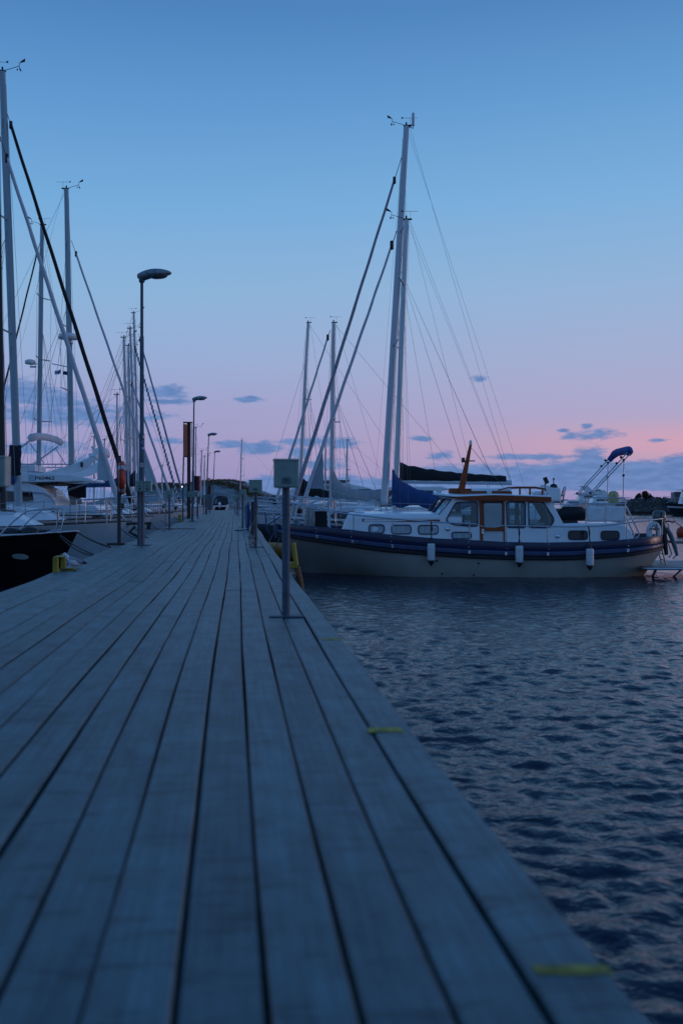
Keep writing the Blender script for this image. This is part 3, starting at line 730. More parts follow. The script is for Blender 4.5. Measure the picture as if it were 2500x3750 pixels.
# ------------------------------------------------------------------ the blue and white motor cruiser moored on the right
def cruiser():
    O = V((1022 - CX) * 23.4 / F, 23.4, 0); th = R(-3.5); fr = Frame(O, th)
    T = thing('motor_cruiser', 'small steel cruiser with navy bulwark, beige hull, white cabin and mahogany wheelhouse door', 'motor boat', O, th, 'motor boats in the harbour')
    L, HB = 8.68, 1.42
    def b(x):
        x = max(0, min(L, x))
        if x < 2.9: return HB * (1 - (1 - x / 2.9) ** 2.0) ** .72 + .02
        if x > 5.9:
            u = (x - 5.9) / (L - 5.9); return HB * (1 - .16 * u * u - .40 * u ** 7) + .02
        return HB + .02
    def curve(pts):
        xs, zs = [], []
        for px, py in pts:
            y = 1.3
            for _ in range(5): x, z = fr.un(px, py, -y); y = b(x)
            xs.append(x); zs.append(z)
        return lambda x: float(np.interp(x, xs, zs))
    zbw = curve([(1022, 1921), (1061, 1922), (1117, 1925), (1285, 1940), (1420, 1957), (1600, 1972), (1751, 1979), (1850, 1985), (2000, 1987), (2157, 1984), (2250, 1979), (2324, 1972), (2380, 1965), (2432, 1959)])
    zrt = curve([(1022, 1938), (1061, 1945), (1158, 1957), (1285, 1975), (1420, 1990), (1600, 2005), (1716, 2013), (1853, 2018), (2006, 2020), (2100, 2019), (2193, 2013), (2308, 2007), (2394, 1995), (2432, 1988)])
    zrb = curve([(1022, 1962), (1065, 1971), (1158, 1986), (1285, 2004), (1400, 2020), (1560, 2034), (1716, 2044), (1850, 2050), (2050, 2052), (2193, 2046), (2308, 2036), (2394, 2020), (2432, 2009)])
    zmid = lambda x: zrb(x) + (zrt(x) - zrb(x)) * .48
    # hull below the rubbing strake
    nt, nq = 48, 12; xs = [L * (i / nt) ** 1.15 for i in range(nt + 1)]
    def hp(x, q, sd):
        zt = zrb(x) + .02; z = -.4 + (zt + .4) * q; st = .72 * (1 - q) * 1.05 * (1 if q > .2 else 1); en = .62 * (1 - q) ** 1.1
        xx = st + x / L * (L - st - en); k = min(x / 3.2, 1); k = k * k * (3 - 2 * k); p = .95 + (.16 - .95) * k
        u = max(0, (x - 6.3) / (L - 6.3)); p += .30 * u ** 2
        return V(xx, sd * b(x) * max(q, 1e-4) ** p, z)
    mb = MB(); rows = [[hp(x, j / nq, -1) for j in range(nq, -1, -1)] + [hp(x, j / nq, 1) for j in range(nq + 1)] for x in xs]
    mb.loft(rows, False, False, True); mb.add(rows[-1], [tuple(range(len(rows[-1])))]); H = mb.build('hull', beige, T)
    mb = MB()
    for px, py in ((1594, 2053), (1603, 2101), (1728, 2107), (1748, 2062)):
        x, z = fr.un(px, py, -1.35); q = (z + .4) / (zrb(x) + .42); p = hp(x, q, -1); mb.ell((p.x, p.y - .003, p.z), (.022, .02, .022), 8, 6)
    mb.each('outlet', blackpl, H)
    def band(name, lo, hi, out, m, x0=0, x1=L, cap=True, thick=.10):
        mb = MB(); rows = []
        for i in range(91):
            x = x0 + (x1 - x0) * (1 - (1 - i / 90) ** 1.6)
            def q(sd, z, o): return V(x - (o * .9 if x < .2 else 0), sd * (b(x) + o), z)
            l, h = lo(x), hi(x); e = min(.03, (h - l) * .2)
            rows.append([q(-1, l, out - thick), q(-1, l, out - .015), q(-1, l + e, out), q(-1, h - e, out), q(-1, h, out - .015), q(-1, h, out - thick)])
        mb.loft(rows, True, True, False)
        mb.loft([[V(p.x, -p.y, p.z) for p in r] for r in rows], True, True, False)
        return mb.each(name, m, T, sharp=28)
    band('rubbing_strake', zmid, lambda x: zrt(x) + .0, .065, railnavy)
    band('rubbing_rubber', zrb, lambda x: zmid(x) - .004, .055, blackrub)
    band('bulwark', lambda x: zrt(x) - .005, zbw, .0, navy, thick=.05)
    # stem post and stern face of the bulwark
    mb = MB(); mb.tube([(-.03, 0, zrb(0) - .05), (-.06, 0, zrt(0)), (-.04, 0, zbw(0) + .02)], .075, 10); mb.build('stem_fitting', railnavy, T)
    mb = MB(); w = b(L) - .01; mb.box((L - .02, 0, (zbw(L) + zrb(L)) / 2), (.05, 2 * w, zbw(L) - zrb(L))); mb.build('transom', navy, T)
    # scupper blocks and studs along the strake
    for px in (1161, 1290, 1436, 1717, 1850, 2003, 2295):
        y = b(fr.un(px, 2000, -1.4)[0]); x, _ = fr.un(px, 2000, -y); z = zmid(x) + .045; y = b(x) + .068
        mb = MB(); mb.box((x, -y, z), (.055, .02, .075)); mb.build('scupper', chrome, T, bevel=.006)
    mb = MB()
    for px in (1158, 1286, 1432, 1715, 1856, 2008, 2160, 2300):
        y = b(fr.un(px, 1980, -1.4)[0]); x, _ = fr.un(px, 1980, -y)
        for z in (zbw(x) - .04, zrt(x) + .05): mb.ell((x, -b(x) - .003, z), (.012, .010, .012), 6, 5)
    mb.each('stud', chrome, T)
    # deck
    mb = MB(); rows = []
    for i in range(41):
        x = .05 + (L - .1) * i / 40; z = zrt(x) + .03; w = b(x) - .03
        rows.append([V(x, -w, z), V(x, 0, z + .03), V(x, w, z)])
    mb.loft(rows, False, False, True); mb.build('deck', deckgrey, T)
    U = lambda px, py, ly=-1.0: fr.un(px, py, ly)
    # ---- fore cabin
    fp = [U(1238, 1962, -.95), U(1268, 1886, -.85), U(1300, 1882, -.9), U(1460, 1880.5, -.93), U(1690, 1880.5, -.95), U(1690, 2005, -1.0), U(1300, 1990, -.95)]
    cy = lambda x: 1.0 - .42 * max(0, 1 - (x - fp[0][0]) / 1.2) ** 2          # plan narrows at its forward end
    mb = MB(); rows = []; n = 10
    xs_ = sorted({round(fp[0][0] + (fp[4][0] - fp[0][0]) * i / 14, 4) for i in range(15)})
    top = lambda x: float(np.interp(x, [p[0] for p in fp[:5]], [p[1] for p in fp[:5]]))
    for x in xs_ + [fp[4][0] + .001]:
        zt = top(x); zb = zrt(x) + .02; w = cy(x); zt = max(zt, zb + .02); r = min(.09, (zt - zb) * .4)
        rows.append([V(x, -w, zb), V(x, -w + .03, zt - r), V(x, -w + .06, zt - r * .3), V(x, -w + .14, zt), V(x, -w * .5, zt + .035), V(x, 0, zt + .045), V(x, w * .5, zt + .035), V(x, w - .14, zt), V(x, w - .06, zt - r * .3), V(x, w - .03, zt - r), V(x, w, zb)])
    mb.loft(rows, False, False, False); mb.add(rows[0], [tuple(range(11))])
    fc = mb.build('fore_cabin', white, T)
    def oval(name, px0, py0, px1, py1, parent, glassm, yf, r=.085, lab=None):
        xa, za = U(px0, py1, -1.0); xb, zb = U(px1, py0, -1.0); cx, cz = (xa + xb) / 2, (za + zb) / 2
        o_ = rpoly(rect(cx, cz, xb - xa, zb - za), r, 6); i_ = rpoly(rect(cx, cz, xb - xa - .05, zb - za - .05), r - .02, 6)
        mb = MB(); mb.slab([V(p[0], -yf(p[0], p[1]) - .016, p[1]) for p in o_], (0, .03, 0), [[V(p[0], -yf(p[0], p[1]) - .016, p[1]) for p in i_]])
        f = mb.build(name, navy, parent)
        mb = MB(); mb.slab([V(p[0], -yf(p[0], p[1]) - .006, p[1]) for p in i_], (0, .02, 0)); mb.build('pane', glassm, f)
        return f
    fy = lambda x, z: cy(x) - .03 * min(1, max(0, (z - zrt(x)) / .5))
    for q in ((1348, 1920, 1408, 1954), (1431, 1921, 1506, 1957), (1529, 1922, 1605, 1958)): oval('porthole', *q, fc, curtain, fy)
    # mahogany strip
    a = U(1325, 1909, -.98); c = U(1610, 1909, -.98)
    mb = MB(); n = 12; lo, hi = [], []
    for i in range(n + 1):
        x = a[0] + (c[0] - a[0]) * i / n; z = a[1] + .02 - .01 * (i / n); yy = -fy(x, z) - .012
        lo.append(V(x, yy, z - .025)); hi.append(V(x, yy, z + .032))
    mb.slab(lo + hi[::-1], (0, .03, 0)); mb.build('cabin_trim', mahogx, fc)
    mb = MB(); x, z = U(1560, 1879, -.3); mb.lathe([(.12, 0), (.13, .03), (.05, .06)], (1.3 + .6, -.35, top(2.6) + .04), 14); mb.build('deck_hatch', white, fc)
    # ---- wheelhouse: a thin shell with real openings
    pw = 1.0
    def side_loop(): return [U(1598, 1996), U(1600, 1893), U(1612, 1884), U(1660, 1826), U(1800, 1822), U(2014, 1826), U(2062, 1918), U(2062, 1999)]
    holes_px = {'front': [(1632, 1907), (1669, 1841), (1747, 1839), (1747, 1927), (1720, 1926), (1662, 1921)],
                'door': [(1752, 1833), (1848, 1833), (1848, 2004), (1756, 2004)],
                'middle': [(1854, 1839), (1922, 1839), (1922, 1931), (1856, 1930)],
                'after': [(1935, 1839), (1988, 1838), (2026, 1900), (2022, 1914), (2008, 1931), (1937, 1931)]}
    holes = {k: rpoly([U(*p) for p in v], .004 if k == 'door' else .07, 5) for k, v in holes_px.items()}
    door_win = rpoly([U(*p) for p in [(1768, 1840), (1839, 1840), (1839, 1930), (1770, 1930)]], .06, 5)
    wy = lambda z: pw - .05 * max(0, (z - 1.0) / .7)
    P3 = lambda p, sd=-1, o=0.0: V(p[0], sd * (wy(p[1]) + o), p[1])
    mb = MB()
    mb.slab([P3(p) for p in side_loop()], (0, .035, 0), [[P3(p) for p in h] for h in holes.values()])
    fh = [holes[k] for k in ('front', 'middle', 'after')] + [door_win]
    mb.slab([P3(p, 1) for p in side_loop()], (0, -.035, 0), [[P3(p, 1) for p in h] for h in fh])
    # raised sills where the sides meet the bulwark, after face
    sl = side_loop(); mb.slab([P3(sl[5], -1, -.03), P3(sl[6], -1, -.03), P3(sl[6], 1, -.03), P3(sl[5], 1, -.03)], (-.03, 0, 0))
    wh = mb.build('wheelhouse', white, T)
    for k in ('front', 'middle', 'after'):
        for sd in (-1, 1):
            h = holes[k]; mb = MB(); mb.slab([P3(p, sd, .012) for p in grow(h, .024)], (0, -sd * .02, 0), [[P3(p, sd, .012) for p in grow(h, -.012)]])
            f = mb.build('window', navy, wh)
            mb = MB(); mb.slab([P3(p, sd, -.012) for p in grow(h, .01)], (0, -sd * .006, 0)); mb.build('pane', glass, f)
    # windscreen: middle face and two canted faces
    xb = U(1605, 1889)[0]; zb = U(1605, 1889)[1]; xt = U(1660, 1826)[0]; zt = U(1660, 1826)[1]
    base = [V(xb, -wy(zb) + .01, zb), V(xb - .17, -.60, zb + .01), V(xb - .27, 0, zb + .02), V(xb - .17, .60, zb + .01), V(xb, wy(zb) - .01, zb)]
    topp = [V(xt, -wy(zt) + .01, zt), V(xt - .18, -.58, zt + .03), V(xt - .28, 0, zt + .05), V(xt - .18, .58, zt + .03), V(xt, wy(zt) - .01, zt)]
    wsm = MB(); wins = []
    for i in range(4):
        q = [base[i], base[i + 1], topp[i + 1], topp[i]]
        bil = lambda u, v: (q[0] * (1 - u) + q[1] * u) * (1 - v) + (q[3] * (1 - u) + q[2] * u) * v
        nrm = (q[1] - q[0]).cross(q[3] - q[0]).normalized(); nrm = nrm if nrm.x < 0 else -nrm
        spans = [(.07, .93)]
        hs = []
        for u0, u1 in spans: hs.append([bil(u, v) for u, v in rpoly([(u0, .05), (u1, .05), (u1, .93), (u0, .93)], .10, 4)])
        wsm.slab(q, tuple(-nrm * .03), hs); wins += [(h, nrm) for h in hs]
    wso = wsm.build('windscreen', white, wh)
    for h, nrm in wins:
        c = sum(h, V(0, 0, 0)) / len(h); big = [p + (p - c).normalized() * .02 + nrm * .012 for p in h]; sm = [p - (p - c).normalized() * .012 + nrm * .012 for p in h]
        mb = MB(); mb.slab(big, tuple(-nrm * .02), [sm]); f = mb.build('window', navy, wso)
        mb = MB(); mb.slab([p - nrm * .01 for p in h], tuple(-nrm * .006)); mb.build('pane', screenglass, f)
        mb = MB(); p0 = c + nrm * .03 + V(-.02, 0, -.16); mb.tube([p0 - V(.10, .02, .09), p0 + V(.08, .10, .20)], .008, 5); mb.build('wiper', blackpl, f)
    # inside: dashboard, helm wheel, curtains, far settee
    mb = MB(); z0 = U(1700, 1930)[1]; mb.box((xb + .25, 0, z0 - .10), (.5, 1.7, .2)); mb.build('dashboard', mahog, wh)
    mb = MB(); ring = [V(xb + .62, .2 + .17 * math.cos(a), z0 + .08 + .17 * math.sin(a)) for a in [2 * math.pi * i / 18 for i in range(19)]]
    mb.tube(ring, .014, 6); mb.build('helm_wheel', darkwood, wh)
    for px0, px1, ly in ((1682, 1702, .80), (1905, 1924, -.90), (1852, 1866, -.88), (2004, 2030, -.86), (1770, 1780, .85)):
        x0, x1 = U(px0, 1880)[0], U(px1, 1880)[0]; zt_, zb_ = U(px0, 1836)[1], U(px0, 1932)[1]; mb = MB()
        rows = []
        for j in (0, 1):
            rows.append([V(x0 + (x1 - x0) * i / 10 + (.02 if j else 0), ly + .02 * math.sin(i * 2.2), (zt_, zb_)[j]) for i in range(11)])
        mb.loft(rows, False, False, True); o = mb.build('curtain', curtfab, wh); s = o.modifiers.new('solid', 'SOLIDIFY'); s.thickness = .006
    mb = MB(); mb.box((U(1940, 1950)[0], .55, U(1940, 1950)[1] - .1), (1.0, .6, .5)); mb.build('settee', mahog, wh)
    mb = MB(); mb.box((U(1830, 1990)[0], 0, zrt(4) - .05), (2.4, 1.9, .04)); mb.build('cabin_sole', mahog, wh)
    # door
    dl = [U(*p) for p in [(1753, 1834), (1847, 1834), (1847, 2003), (1757, 2003)]]
    plo = [U(*p) for p in [(1767, 1945), (1842, 1945), (1842, 1994), (1767, 1994)]]
    mb = MB(); mb.slab([P3(p, -1, .03) for p in dl], (0, .05, 0), [[P3(p, -1, .03) for p in door_win], [P3(p, -1, .03) for p in plo]]); dr = mb.build('door', mahog, wh)
    mb = MB(); mb.slab([P3(p, -1, .012) for p in plo], (0, .02, 0)); mb.build('door_panel', offwhite, dr)
    mb = MB(); mb.slab([P3(p, -1, .034) for p in grow(door_win, .012)], (0, .012, 0), [[P3(p, -1, .034) for p in grow(door_win, -.012)]]); mb.build('window_seal', blackrub, dr)
    mb = MB(); mb.slab([P3(p, -1, .0) for p in door_win], (0, .006, 0)); mb.build('pane', glass, dr)
    x, z = U(1766, 1946); mb = MB(); mb.box((x, -wy(z) - .045, z), (.055, .03, .11)); mb.tube([(x - .015, -wy(z) - .07, z + .03), (x + .03, -wy(z) - .085, z)], .012, 6); mb.build('door_handle', chrome, dr, bevel=.008)
    a = U(1757, 2010); c = U(1845, 2010); mb = MB(); mb.box(((a[0] + c[0]) / 2, -1.02, a[1]), (c[0] - a[0], .24, .05)); mb.build('door_sill', offwhite, wh)
    for (q, gl) in (((1652, 1947, 1726, 1975), curtain),): oval('porthole', *q, wh, gl, lambda x, z: wy(z), .075)
    for px, py in ((1638, 1937),):
        x, z = U(px, py); mb = MB(); mb.ell((x, -wy(z) - .01, z), (.055, .03, .055), 14, 8); mb.build('vent', chrome, wh)
    # roof
    rz = lambda x: float(np.interp(x, [U(1592, 1804)[0], U(1660, 1812)[0], U(1800, 1808)[0], U(2014, 1814)[0]], [U(1592, 1806)[1], U(1660, 1817)[1], U(1800, 1813)[1], U(2014, 1818)[1]]))
    x0, x1 = U(1597, 1804, -.6)[0] - .05, U(2016, 1820)[0]; mb = MB(); rows = []
    for i in range(17):
        x = x0 + (x1 - x0) * i / 16; w = 1.06 - .5 * max(0, 1 - (x - x0) / .42) ** 1.6; z = rz(x)
        rows.append([V(x, -w, z - .02)] + [V(x, a * w, z + .07 * (1 - a * a)) for a in (-1, -.8, -.5, 0, .5, .8, 1)] + [V(x, w, z - .02), V(x, 0, z - .03)])
    mb.loft(rows, True, True, True); rf = mb.build('roof', white, T)
    for sd in (-1, 1):
        mb = MB(); lo, hi = [], []; xa = U(1660, 1825)[0]
        for i in range(13):
            x = xa + (x1 - xa) * i / 12; cam_ = .018 * math.sin(math.pi * i / 12); zt_ = rz(x) - .016 + cam_; hgt = .115 * min(1, .35 + i * .25)
            hi.append(V(x, sd * 1.065, zt_)); lo.append(V(x, sd * 1.065, zt_ - hgt))
        mb.slab(lo + hi[::-1], (0, -sd * .05, 0)); mb.build('fascia', mahogx, rf)
    def rbox(name, px0, px1, py0, py1, ly, dy, m, par=rf, bev=.012):
        xa, za = U(px0, py1, ly); xb_, zb_ = U(px1, py0, ly); mb = MB(); mb.box(((xa + xb_) / 2, ly + dy / 2, (za + zb_) / 2), (xb_ - xa, dy, zb_ - za)); return mb.build(name, m, par, bevel=bev)
    rbox('mast_step', 1645, 1685, 1788, 1806, -.3, .6, mahogx); rbox('roof_hatch', 1686, 1738, 1789, 1812, -.62, 1.2, mahogx)
    rbox('hatch_rail', 1738, 1874, 1799, 1809, -.62, 1.2, mahogx); rbox('sliding_hatch', 1724, 1872, 1788, 1799, -.64, 1.25, white, bev=.03)
    x, z = U(1790, 1804, -.8); mb = MB(); mb.ell((x, -.8, z + .01), (.055, .055, .06), 12, 8); mb.box((x, -.8, z - .04), (.06, .06, .05)); mb.build('deck_light', offwhite, rf)
    rbox('horn', 1597, 1616, 1792, 1803, -.45, .12, offwhite)
    # folding mahogany mast
    a = fr.un3(1689, 1791, -.25); c = fr.un3(1722, 1629, -.25); mb = MB(); n = 6
    rings = []
    for i in range(n + 1):
        p = a.lerp(c, i / n); w = .078 * (1 - i / n) + .030 * (i / n); rings.append([p + V(-w, -w * .7, 0), p + V(w, -w * .7, 0), p + V(w, w * .7, 0), p + V(-w, w * .7, 0)])
    mb.loft(rings, True, True, False); ms = mb.build('signal_mast', mahog, T, bevel=.012)
    mb = MB(); mb.lathe([(.03, 0), (.035, .03), (.03, .09), (.01, .11)], tuple(c + V(0, 0, 0)), 10); mb.build('mast_light', signwhite, ms)
    x, z = U(1700, 1688, -.25); mb = MB(); mb.box((x - .03, -.25, z + .02), (.07, .09, .11)); mb.box((x + .1, -.25, z), (.28, .03, .025)); mb.build('steaming_light', blackpl, ms)
    lines('mast_stay', [(c - V(0, 0, .05), fr.un3(1845, 1788, -.7)), (c - V(0, 0, .05), fr.un3(1845, 1788, .7))], .005, T)
    # roof grab rail, searchlight, outside helm
    mb = MB(); zr = U(1900, 1786, -.75)[1]
    for ly in (-.75, .75):
        pts = [fr.un3(1838, 1791, ly) - V(.1, 0, .03)] + [V(U(px, 0, ly)[0], ly, zr + dz) for px, dz in ((1858, 0), (1900, .012), (1960, .01), (1995, -.03))]; mb.tube(pts, .016, 7)
        for px in (1902, 1939, 1985): x = U(px, 1800, ly)[0]; mb.tube([(x, ly, zr), (x, ly, rz(x))], .022, 7)
    mb.build('roof_rail', mahogx, rf)
    rbox('roof_locker', 1952, 2000, 1799, 1812, -.7, 1.3, white, bev=.03)
    x, z = U(1995, 1790, -.5); mb = MB(); mb.tube([(x, -.5, z - .05), (x, -.5, z + .07)], .02, 7); mb.tube([V(x - .01, -.52, z + .07), V(x + .02, -.48, z + .15)], .018, 7)
    rot = Euler((0, R(-22), 0)).to_matrix(); mb.box((x + .015, -.5, z + .19), (.075, .2, .15), rot); mb.build('searchlight', blackpl, rf, bevel=.012)
    xa, za = U(2001, 1836, -.55); xb_, zb_ = U(2052, 1788, -.55); mb = MB()
    mb.slab([(xa - .05, -.55, zb_ + .09), (xa + .1, -.55, zb_ + .02), (xb_, -.55, zb_), (xb_, -.55, za), (xa + .05, -.55, za)], (0, .8, 0)); cn = mb.build('helm_console', white, T, bevel=.03)
    x, z = U(2026, 1783, -.4); mb = MB(); mb.ell((x, -.4, z), (.09, .09, .075), 12, 8); mb.tube([(x - .01, -.4, z), (x, -.4, z + .16)], .01, 6); mb.ell((x, -.4, z + .18), (.025, .025, .025), 8, 6); mb.build('compass', blackpl, cn)
    x, z = U(2059, 1814, -.25); mb = MB(); mb.tube([(x + .05 * math.sin(a), -.25 + .2 * math.cos(a), z + .2 * math.sin(a)) for a in [2 * math.pi * i / 20 for i in range(21)]], .016, 6)
    for k in range(3): a = 2.1 * k + .4; mb.tube([(x, -.25, z), (x, -.25 + .2 * math.cos(a), z + .2 * math.sin(a))], .01, 5)
    mb.tube([(x - .1, -.25, z), (x + .02, -.25, z)], .025, 7); mb.build('steering_wheel', steel, cn)
    # ---- after cabin
    ap = [U(2060, 1999), U(2060, 1918), U(2240, 1915), U(2300, 1924), U(2326, 1980)]
    xA0, xA1 = ap[0][0] - .02, ap[4][0]
    atop = lambda x: float(np.interp(x, [ap[1][0], ap[2][0], ap[3][0], ap[4][0]], [p[1] for p in ap[1:]]))
    mb = MB(); rows = []
    for i in range(15):
        x = xA0 + (xA1 - xA0) * i / 14; zt_ = atop(x); zb_ = min(zrt(x), zt_ - .02); w = min(1.0, b(x) - .2)
        rows.append([V(x, -w, zb_), V(x, -w + .01, zt_ - .03), V(x, -w + .06, zt_), V(x, 0, zt_ + .03), V(x, w - .06, zt_), V(x, w - .01, zt_ - .03), V(x, w, zb_)])
    mb.loft(rows, False, False, False); mb.add(rows[-1], [tuple(range(7))]); ac = mb.build('after_cabin', white, T)
    for q in ((2078, 1942, 2151, 1978), (2197, 1943, 2267, 1979)): oval('porthole', *q, ac, darkglass, lambda x, z: 1.0 - .004, .085)
    x, z = U(2040, 1964); mb = MB(); mb.ell((x, -1.0, z), (.055, .035, .055), 14, 8); mb.build('vent', chrome, wh)
    # after deck: canvas dodgers on rails, ladders, bimini
    mb = MB(); RY = -.92
    for ly in (-.92, .92):
        A = lambda px, py: fr.un3(px, py, ly)
        mb.tube([A(2085, 1844), A(2285, 1845)], .014, 7); mb.tube([A(2140, 1823), A(2280, 1823), A(2287, 1826), A(2290, 1845)], .014, 7)
        for px in (2144, 2215, 2287): mb.tube([A(px, 1919), A(px, 1824)], .014, 7)
    mb.tube([fr.un3(2288, 1824, -.92), V(fr.un3(2288, 1824, -.92).x, .92, fr.un3(2288, 1824, -.92).z)], .014, 7)
    mb.build('cockpit_rail', steel, T)
    for q in ((2147, 2214), (2217, 2286)):
        xa, za = U(q[0], 1911, -.92); xb_, zb_ = U(q[1], 1853, -.92)
        mb = MB(); rows = []
        for j in range(7):
            z = zb_ + (za - zb_) * j / 6; rows.append([V(xa + (xb_ - xa) * i / 8, -.93 + .008 * math.sin(i * 1.1 + j), z + (.01 * math.sin(i * .8) if j == 0 else 0)) for i in range(9)])
        mb.loft(rows, False, False, True); o = mb.build('canvas_dodger', mat('dodger_canvas', (.74, .74, .75), .8, var=.06, scale=5, bump=.3, bscale=9), T); s = o.modifiers.new('solid', 'SOLIDIFY'); s.thickness = .006
    mb = MB()
    for dx_ in (0, -18):
        A = lambda px, py: fr.un3(px, py, -.55 if dx_ == 0 else .1)
        mb.tube([A(2290 + dx_, 1853), A(2338 + dx_, 1953), A(2338 + dx_, 1963), A(2325 + dx_, 1972)], .018, 7)
        mb.tube([A(2290 + dx_, 1895), A(2322 + dx_, 1965)], .016, 7)
    mb.build('deck_ladder', steel, T)
    # bimini, folded and covered
    bw = .85; mb = MB()
    def Q(px, py, ly): p = fr.un3(px, py, -bw); return V(p.x, ly, p.z)
    for ly in (-bw, bw):
        mb.tube([Q(2160, 1806, ly), Q(2302, 1650, ly)], .013, 7); mb.tube([Q(2168, 1807, ly), Q(2311, 1656, ly)], .013, 7)
        mb.tube([Q(2283, 1683, ly), Q(2280, 1823, ly)], .013, 7)
    mb.each('bimini_tube', steel, T)
    p0 = fr.un3(2303, 1655, -bw); mb = MB(); n = 30; pts, rr = [], []
    for i in range(n + 1):
        u = i / n; e = abs(2 * u - 1); y = -bw + 2 * bw * u; a = 1 - e ** 9
        pts.append((p0.x - .02 + .05 * a, y, p0.z - .03 + .085 * a)); rr.append(.088 * (1 + .05 * math.sin(i * 2.1)) * (.82 if i in (0, n) else 1))
    pts = pts + [(p0.x - .10, bw, p0.z - .12)]; rr = rr + [.06]
    mb.tube(pts, rr, 12); mb.build('bimini_top', canvbimini, T)
    mb = MB()
    for px, py in ((2256, 1697), (2272, 1674), (2281, 1741), (2282, 1684), (2160, 1805)): [mb.box(tuple(Q(px, py, ly)), (.05, .05, .05), Euler((0, R(40), 0)).to_matrix()) for ly in (-bw, bw)]
    mb.each('bimini_clamp', blackpl, T, bevel=.01)
    # guard rail: steel tube along the side on stanchions
    def gl(px, py):
        y = 1.3
        for _ in range(5): x, z = fr.un(px, py, -y); y = max(b(x) - .06, .1)
        return V(x, -y, z)
    near = [gl(*p) for p in ((1075, 1842), (1125, 1856), (1209, 1874), (1320, 1888), (1420, 1898), (1579, 1911), (1739, 1919))]
    mid = [gl(*p) for p in ((1841, 1925), (1930, 1927), (2100, 1929), (2180, 1927), (2251, 1920), (2330, 1911), (2424, 1899))]
    front = V(.05, 0, near[0].z + .05)
    mir = lambda p: V(p.x, -p.y, p.z)
    mb = MB(); mb.tube([near[k] for k in range(6, -1, -1)] + [V(front.x, -.12, front.z), front, V(front.x, .12, front.z)] + [mir(p) for p in near], .017, 7)
    for f_ in (lambda p: p, mir): mb.tube([f_(p) for p in mid], .017, 7)
    mb.tube([mid[-1], mid[-1] + V(.05, .25, 0), mir(mid[-1]) + V(.05, -.25, 0), mir(mid[-1])], .017, 7)
    mb.build('guard_rail', steel, T)
    mb = MB(); mb.tube(sag(near[-1], mid[0], .055, 8), .012, 6); mb.build('gate_rope', whiterope, T)
    mb = MB()
    for px, pyt in ((1208, 1874), (1294, 1885), (1437, 1899), (1580, 1911), (1719, 1918), (1852, 1926), (2003, 1928), (2157, 1927), (2294, 1916), (2423, 1899)):
        p = gl(px, pyt)
        for f_ in (lambda p: p, mir): q = f_(p); mb.tube([q, V(q.x, q.y, zbw(q.x) - .02)], .013, 6)
    mb.each('stanchion', steel, T)
    mb = MB(); mb.tube([near[0] - V(0, 0, .02), V(near[0].x - .1, near[0].y, zbw(.3))], .017, 7); mb.tube([mir(near[0]), V(near[0].x - .1, -near[0].y, zbw(.3))], .017, 7); mb.build('bow_rail_leg', steel, T)
    # foredeck gear
    mb = MB(); xa, za = fr.un(1151, 1930, -.55); xb_, zb_ = fr.un(1197, 1872, -.55); mb.box(((xa + xb_) / 2, -.53, (za + zb_) / 2), (xb_ - xa, .05, zb_ - za)); mb.build('bow_board', canvblack, T, bevel=.01)
    mb = MB(); x, z = fr.un(1202, 1900, -.55); mb.box((x, -.5, z), (.035, .06, .36)); mb.build('board_post', offwhite, T)
    mb = MB(); rng = random.Random(4)
    for i in range(9):
        x, z = fr.un(1125 + i * 2.6, 1860, -.62); pts = [V(x, -.62, z), V(x + rng.uniform(-.02, .02), -.66, z - .2), V(x + rng.uniform(-.03, .05), -.65, z - .40), V(x + .03, -.62, z - .42), V(x + .03, -.6, z - .2), V(x + .02, -.6, z)]
        mb.tube(pts, .013, 6)
    x, z = fr.un(1128, 1862, -.66); mb.tube([V(x - .03, -.66, z), V(x - .06, -.7, z - .25), V(x - .08, -.6, z - .5), V(x - .16, -.55, z - .66)], .02, 6)
    mb.build('rope_coil', whiterope, None, **tags('bundle of pale rope hung in loops on the bow rail of the cruiser', 'rope')).location = (0, 0, 0)
    bpy.data.objects['rope_coil'].matrix_world = Matrix.Translation(O) @ Matrix.Rotation(th, 4, 'Z')
    mb = MB(); x, z = fr.un(1088, 1940, -.3); mb.lathe([(.06, 0), (.05, .04), (.05, .18), (.09, .2), (.09, .24)], (x, -.3, zrt(x) + .03), 12); mb.tube([(x - .1, -.3, zrt(x) + .2), (x + .25, -.3, zrt(x) + .2)], .02, 6); mb.build('bollard', steel, T)
    # stern: platform, ladder
    zp = fr.un(2400, 2078, -.6)[1]; mb = MB(); xp0 = 8.15
    mb.slab([(xp0, -1.25, zp), (xp0 + .25, -1.36, zp), (L + 1.15, -1.2, zp), (L + 1.25, -1.0, zp), (L + 1.25, 1.0, zp), (L + 1.15, 1.2, zp), (xp0 + .25, 1.36, zp), (xp0, 1.25, zp)], (0, 0, .05)); pf = mb.build('swim_platform', steelgrey, T, bevel=.012)
    mb = MB(); mb.tube([(xp0 - .06, -1.22, zp + .02), (xp0 + .02, -1.38, zp + .02), (xp0 + .25, -1.42, zp + .02), (L + 1.2, -1.27, zp + .02), (L + 1.31, -1.0, zp + .02), (L + 1.31, 1.0, zp + .02)], .028, 8); mb.build('platform_rail', steel, pf)
    mb = MB(); mb.tube([(L - .2, -.9, zp), (L - .35, -.8, -.2)], .03, 7); mb.tube([(L + .35, -.95, zp), (L + .1, -.8, -.1)], .02, 7); mb.build('platform_bracket', steelgrey, pf)
    mb = MB()
    for ly in (-.25, .12):
        mb.tube([(L + .06, ly, zbw(L) + .02), (L + .10, ly, zbw(L) + .25), (L + .22, ly, zbw(L) + .24), (L + .28, ly, zbw(L) - .05), (L + .40, ly, zp + .26), (L + .33, ly, zp + .18)], .017, 7)
        mb.tube([(L + .03, ly - .06, zbw(L) - .2), (L + .16, ly - .06, zp + .04)], .017, 7)
